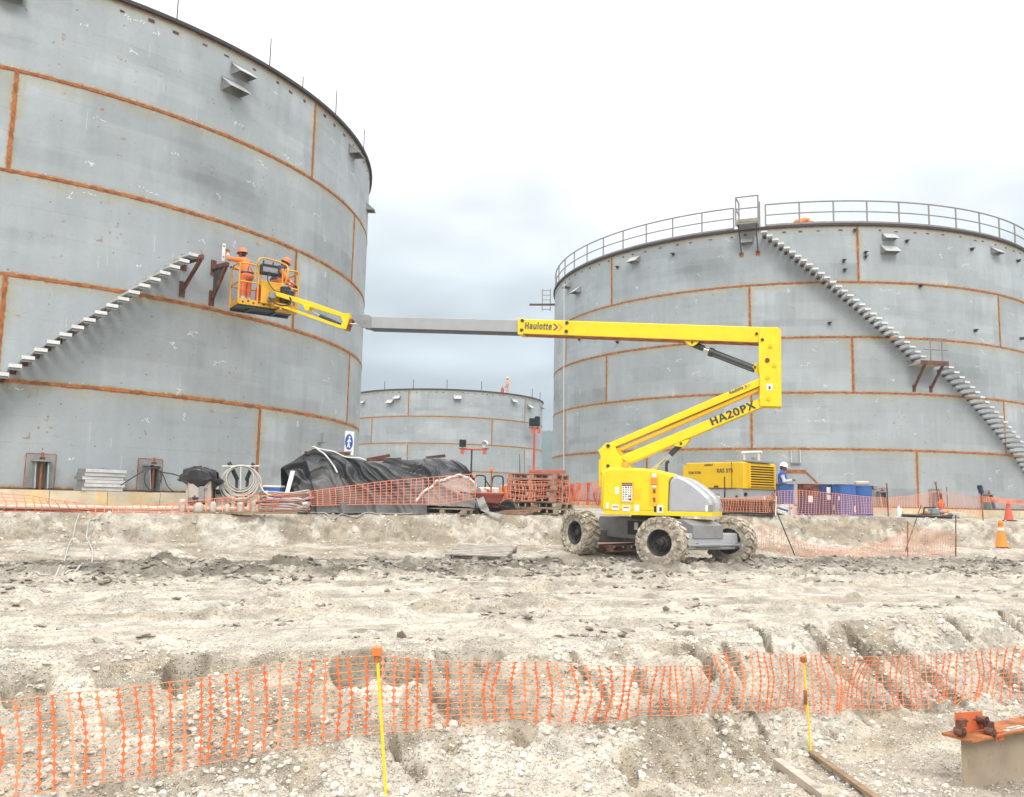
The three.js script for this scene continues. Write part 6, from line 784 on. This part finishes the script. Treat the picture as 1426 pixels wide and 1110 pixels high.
{
  const mk = (label, top, bot, d, cap) => { const B = at(bot[0], bot[1], d), A = at(top[0], top[1], d); B.y = Math.min(B.y, gy(B.x, B.z) - .03); const t = thing('yellow_stake', label, 'stake', B, 0, 'yellow net stakes'), v = A.clone().sub(B); part(t, 'rod', rod(V(0, 0, 0), v, cap ? .0105 : .008, cap ? .0105 : .008, 10), M.yellowStake); const k = v.length(), rings = []; for (let i = 1; i < k / .035; i++) rings.push(new THREE.TorusGeometry(.0108, .002, 4, 10).rotateX(Math.PI / 2).translate(v.x * i * .035 / k, v.y * i * .035 / k, v.z * i * .035 / k)); part(t, 'rib', rings, M.yellowStake); if (cap) { part(t, 'cap', [rb(.062, .062, .062, v.x, v.y + .005, v.z, .01)], M.orange); part(t, 'cap_neck', [rod(v.clone().add(V(0, -.07, 0)), v.clone().add(V(0, -.02, 0)), .018, .022)], M.rust); } else part(t, 'tie', [rb(.05, .05, .04, v.x, v.y - .02, v.z, .012), rb(.03, .12, .03, v.x + .01, v.y - .33, v.z, .01)], cap === false ? M.rust : M.orange); };
  const g1 = ground(536, 1098); mk('tall yellow ribbed stake with a square orange cap', [525, 908], [538, 1106], Math.min(-g1.z - .06, 6.0), true); const g2 = ground(1128, 1040); mk('shorter yellow ribbed stake without a cap holding the second net', [1119, 915], [1129, 1042], -g2.z - .02, false);
  // offcuts lying on the trench floor
  const pk = (label, a, b, w, h, m, name) => { const A = ground(...a), B = ground(...b); A.y = gy(A.x, A.z) + h * .8; B.y = gy(B.x, B.z) + h * .8; single(name, [bar(A, B, h, w)], m, label, 'plank'); };
  pk('pale squared timber lying on the trench floor', [1083, 1070], [1152, 1122], .075, .06, M.woodWhite, 'timber_batten'); pk('thin weathered brown plank lying beside the pale timber', [1130, 1052], [1222, 1118], .055, .03, M.woodBrown, 'timber_plank');
}
{ // rusty I-beam with an orange clamp
  const A = at(1341, 1074, 6.55), gA = gy(A.x, A.z), dir = V(.84, 0, -.50).normalize(), turn = Math.atan2(-dir.z, dir.x), hh = .42, fw = .24, Lb = 4.2; const t = thing('steel_beam', 'rusty steel beam with a mud-coated web lying in the trench', 'beam', V(A.x, gA - .07, A.z), turn);
  part(t, 'web', bx(Lb, hh, .014, Lb / 2, hh / 2, 0), M.mudBeam); part(t, 'top_flange', rb(Lb + .06, .02, fw, Lb / 2 - .03, hh + .01, 0, .004), M.rust); part(t, 'bottom_flange', rb(Lb, .02, fw, Lb / 2, .01, 0, .004), M.mudBeam); part(t, 'dried_mud', (() => { const gs = [], r = rng(31); for (let i = 0; i < 14; i++) gs.push(bx(.1 + r() * .25, .006, .02 + r() * .03, .5 + r() * 1.4, hh + .023, fw / 2 - .03 - r() * .04, 0, r() * .1)); return gs; })(), M.mud);
  const c = thing('beam_clamp', 'orange plate clamp with rollers gripping the end of the rusty beam', 'clamp', V(A.x, gA - .07 + hh + .02, A.z), turn); c.scale.setScalar(.8); const om = mat([.62, .14, .045], .6, 0, { map: grime }); const plate = ext([[-.02, 0], [.36, -.0], [.40, .03], [.39, .16], [-.03, .19], [-.05, .1]], .014, 0, .003); plate.rotateX(-.12); plate.translate(.0, .01, -.02); part(c, 'plate', plate, om); part(c, 'lip', [bx(.10, .014, .1, .42, .0, .07, 0, 0, -.15), bx(.09, .08, .012, .42, -.02, .125)], om);
  for (const [x, y, z] of [[-.07, .05, .02], [.27, .02, .1], [.30, .11, .02]]) part(c, 'roller', [rod(V(x, y, z - .03), V(x, y, z + .05), .042, .042, 16), rod(V(x, y, z + .05), V(x, y, z + .065), .02, .02, 10)], M.brown); part(c, 'roller_bracket', [rb(.1, .07, .05, -.02, .12, .02, .01), rb(.1, .08, .06, .34, .06, .06, .01)], M.brown); part(c, 'grip', rod(V(.33, -.06, .13), V(.33, .0, .12), .014), M.redPaint); part(c, 'bolt', [.08, .2].map(x => rod(V(x, .12, -.0), V(x, .12, .02), .008)), M.darkMetal);
  const cl = thing('beam_clamp', 'second rusty clamp fitting further along the top of the beam', 'clamp', V(A.x, gA - .07 + hh + .02, A.z).addScaledVector(dir, 1.05), turn); part(cl, 'block', rb(.16, .13, .12, 0, .065, 0, .01), M.brown); part(cl, 'jaw', rb(.22, .05, .16, .0, .025, .05, .01), M.redPaint); part(cl, 'bolt', rod(V(0, .12, 0), V(0, .18, 0), .014), M.darkMetal);
}
renderer.render(scene, camera);
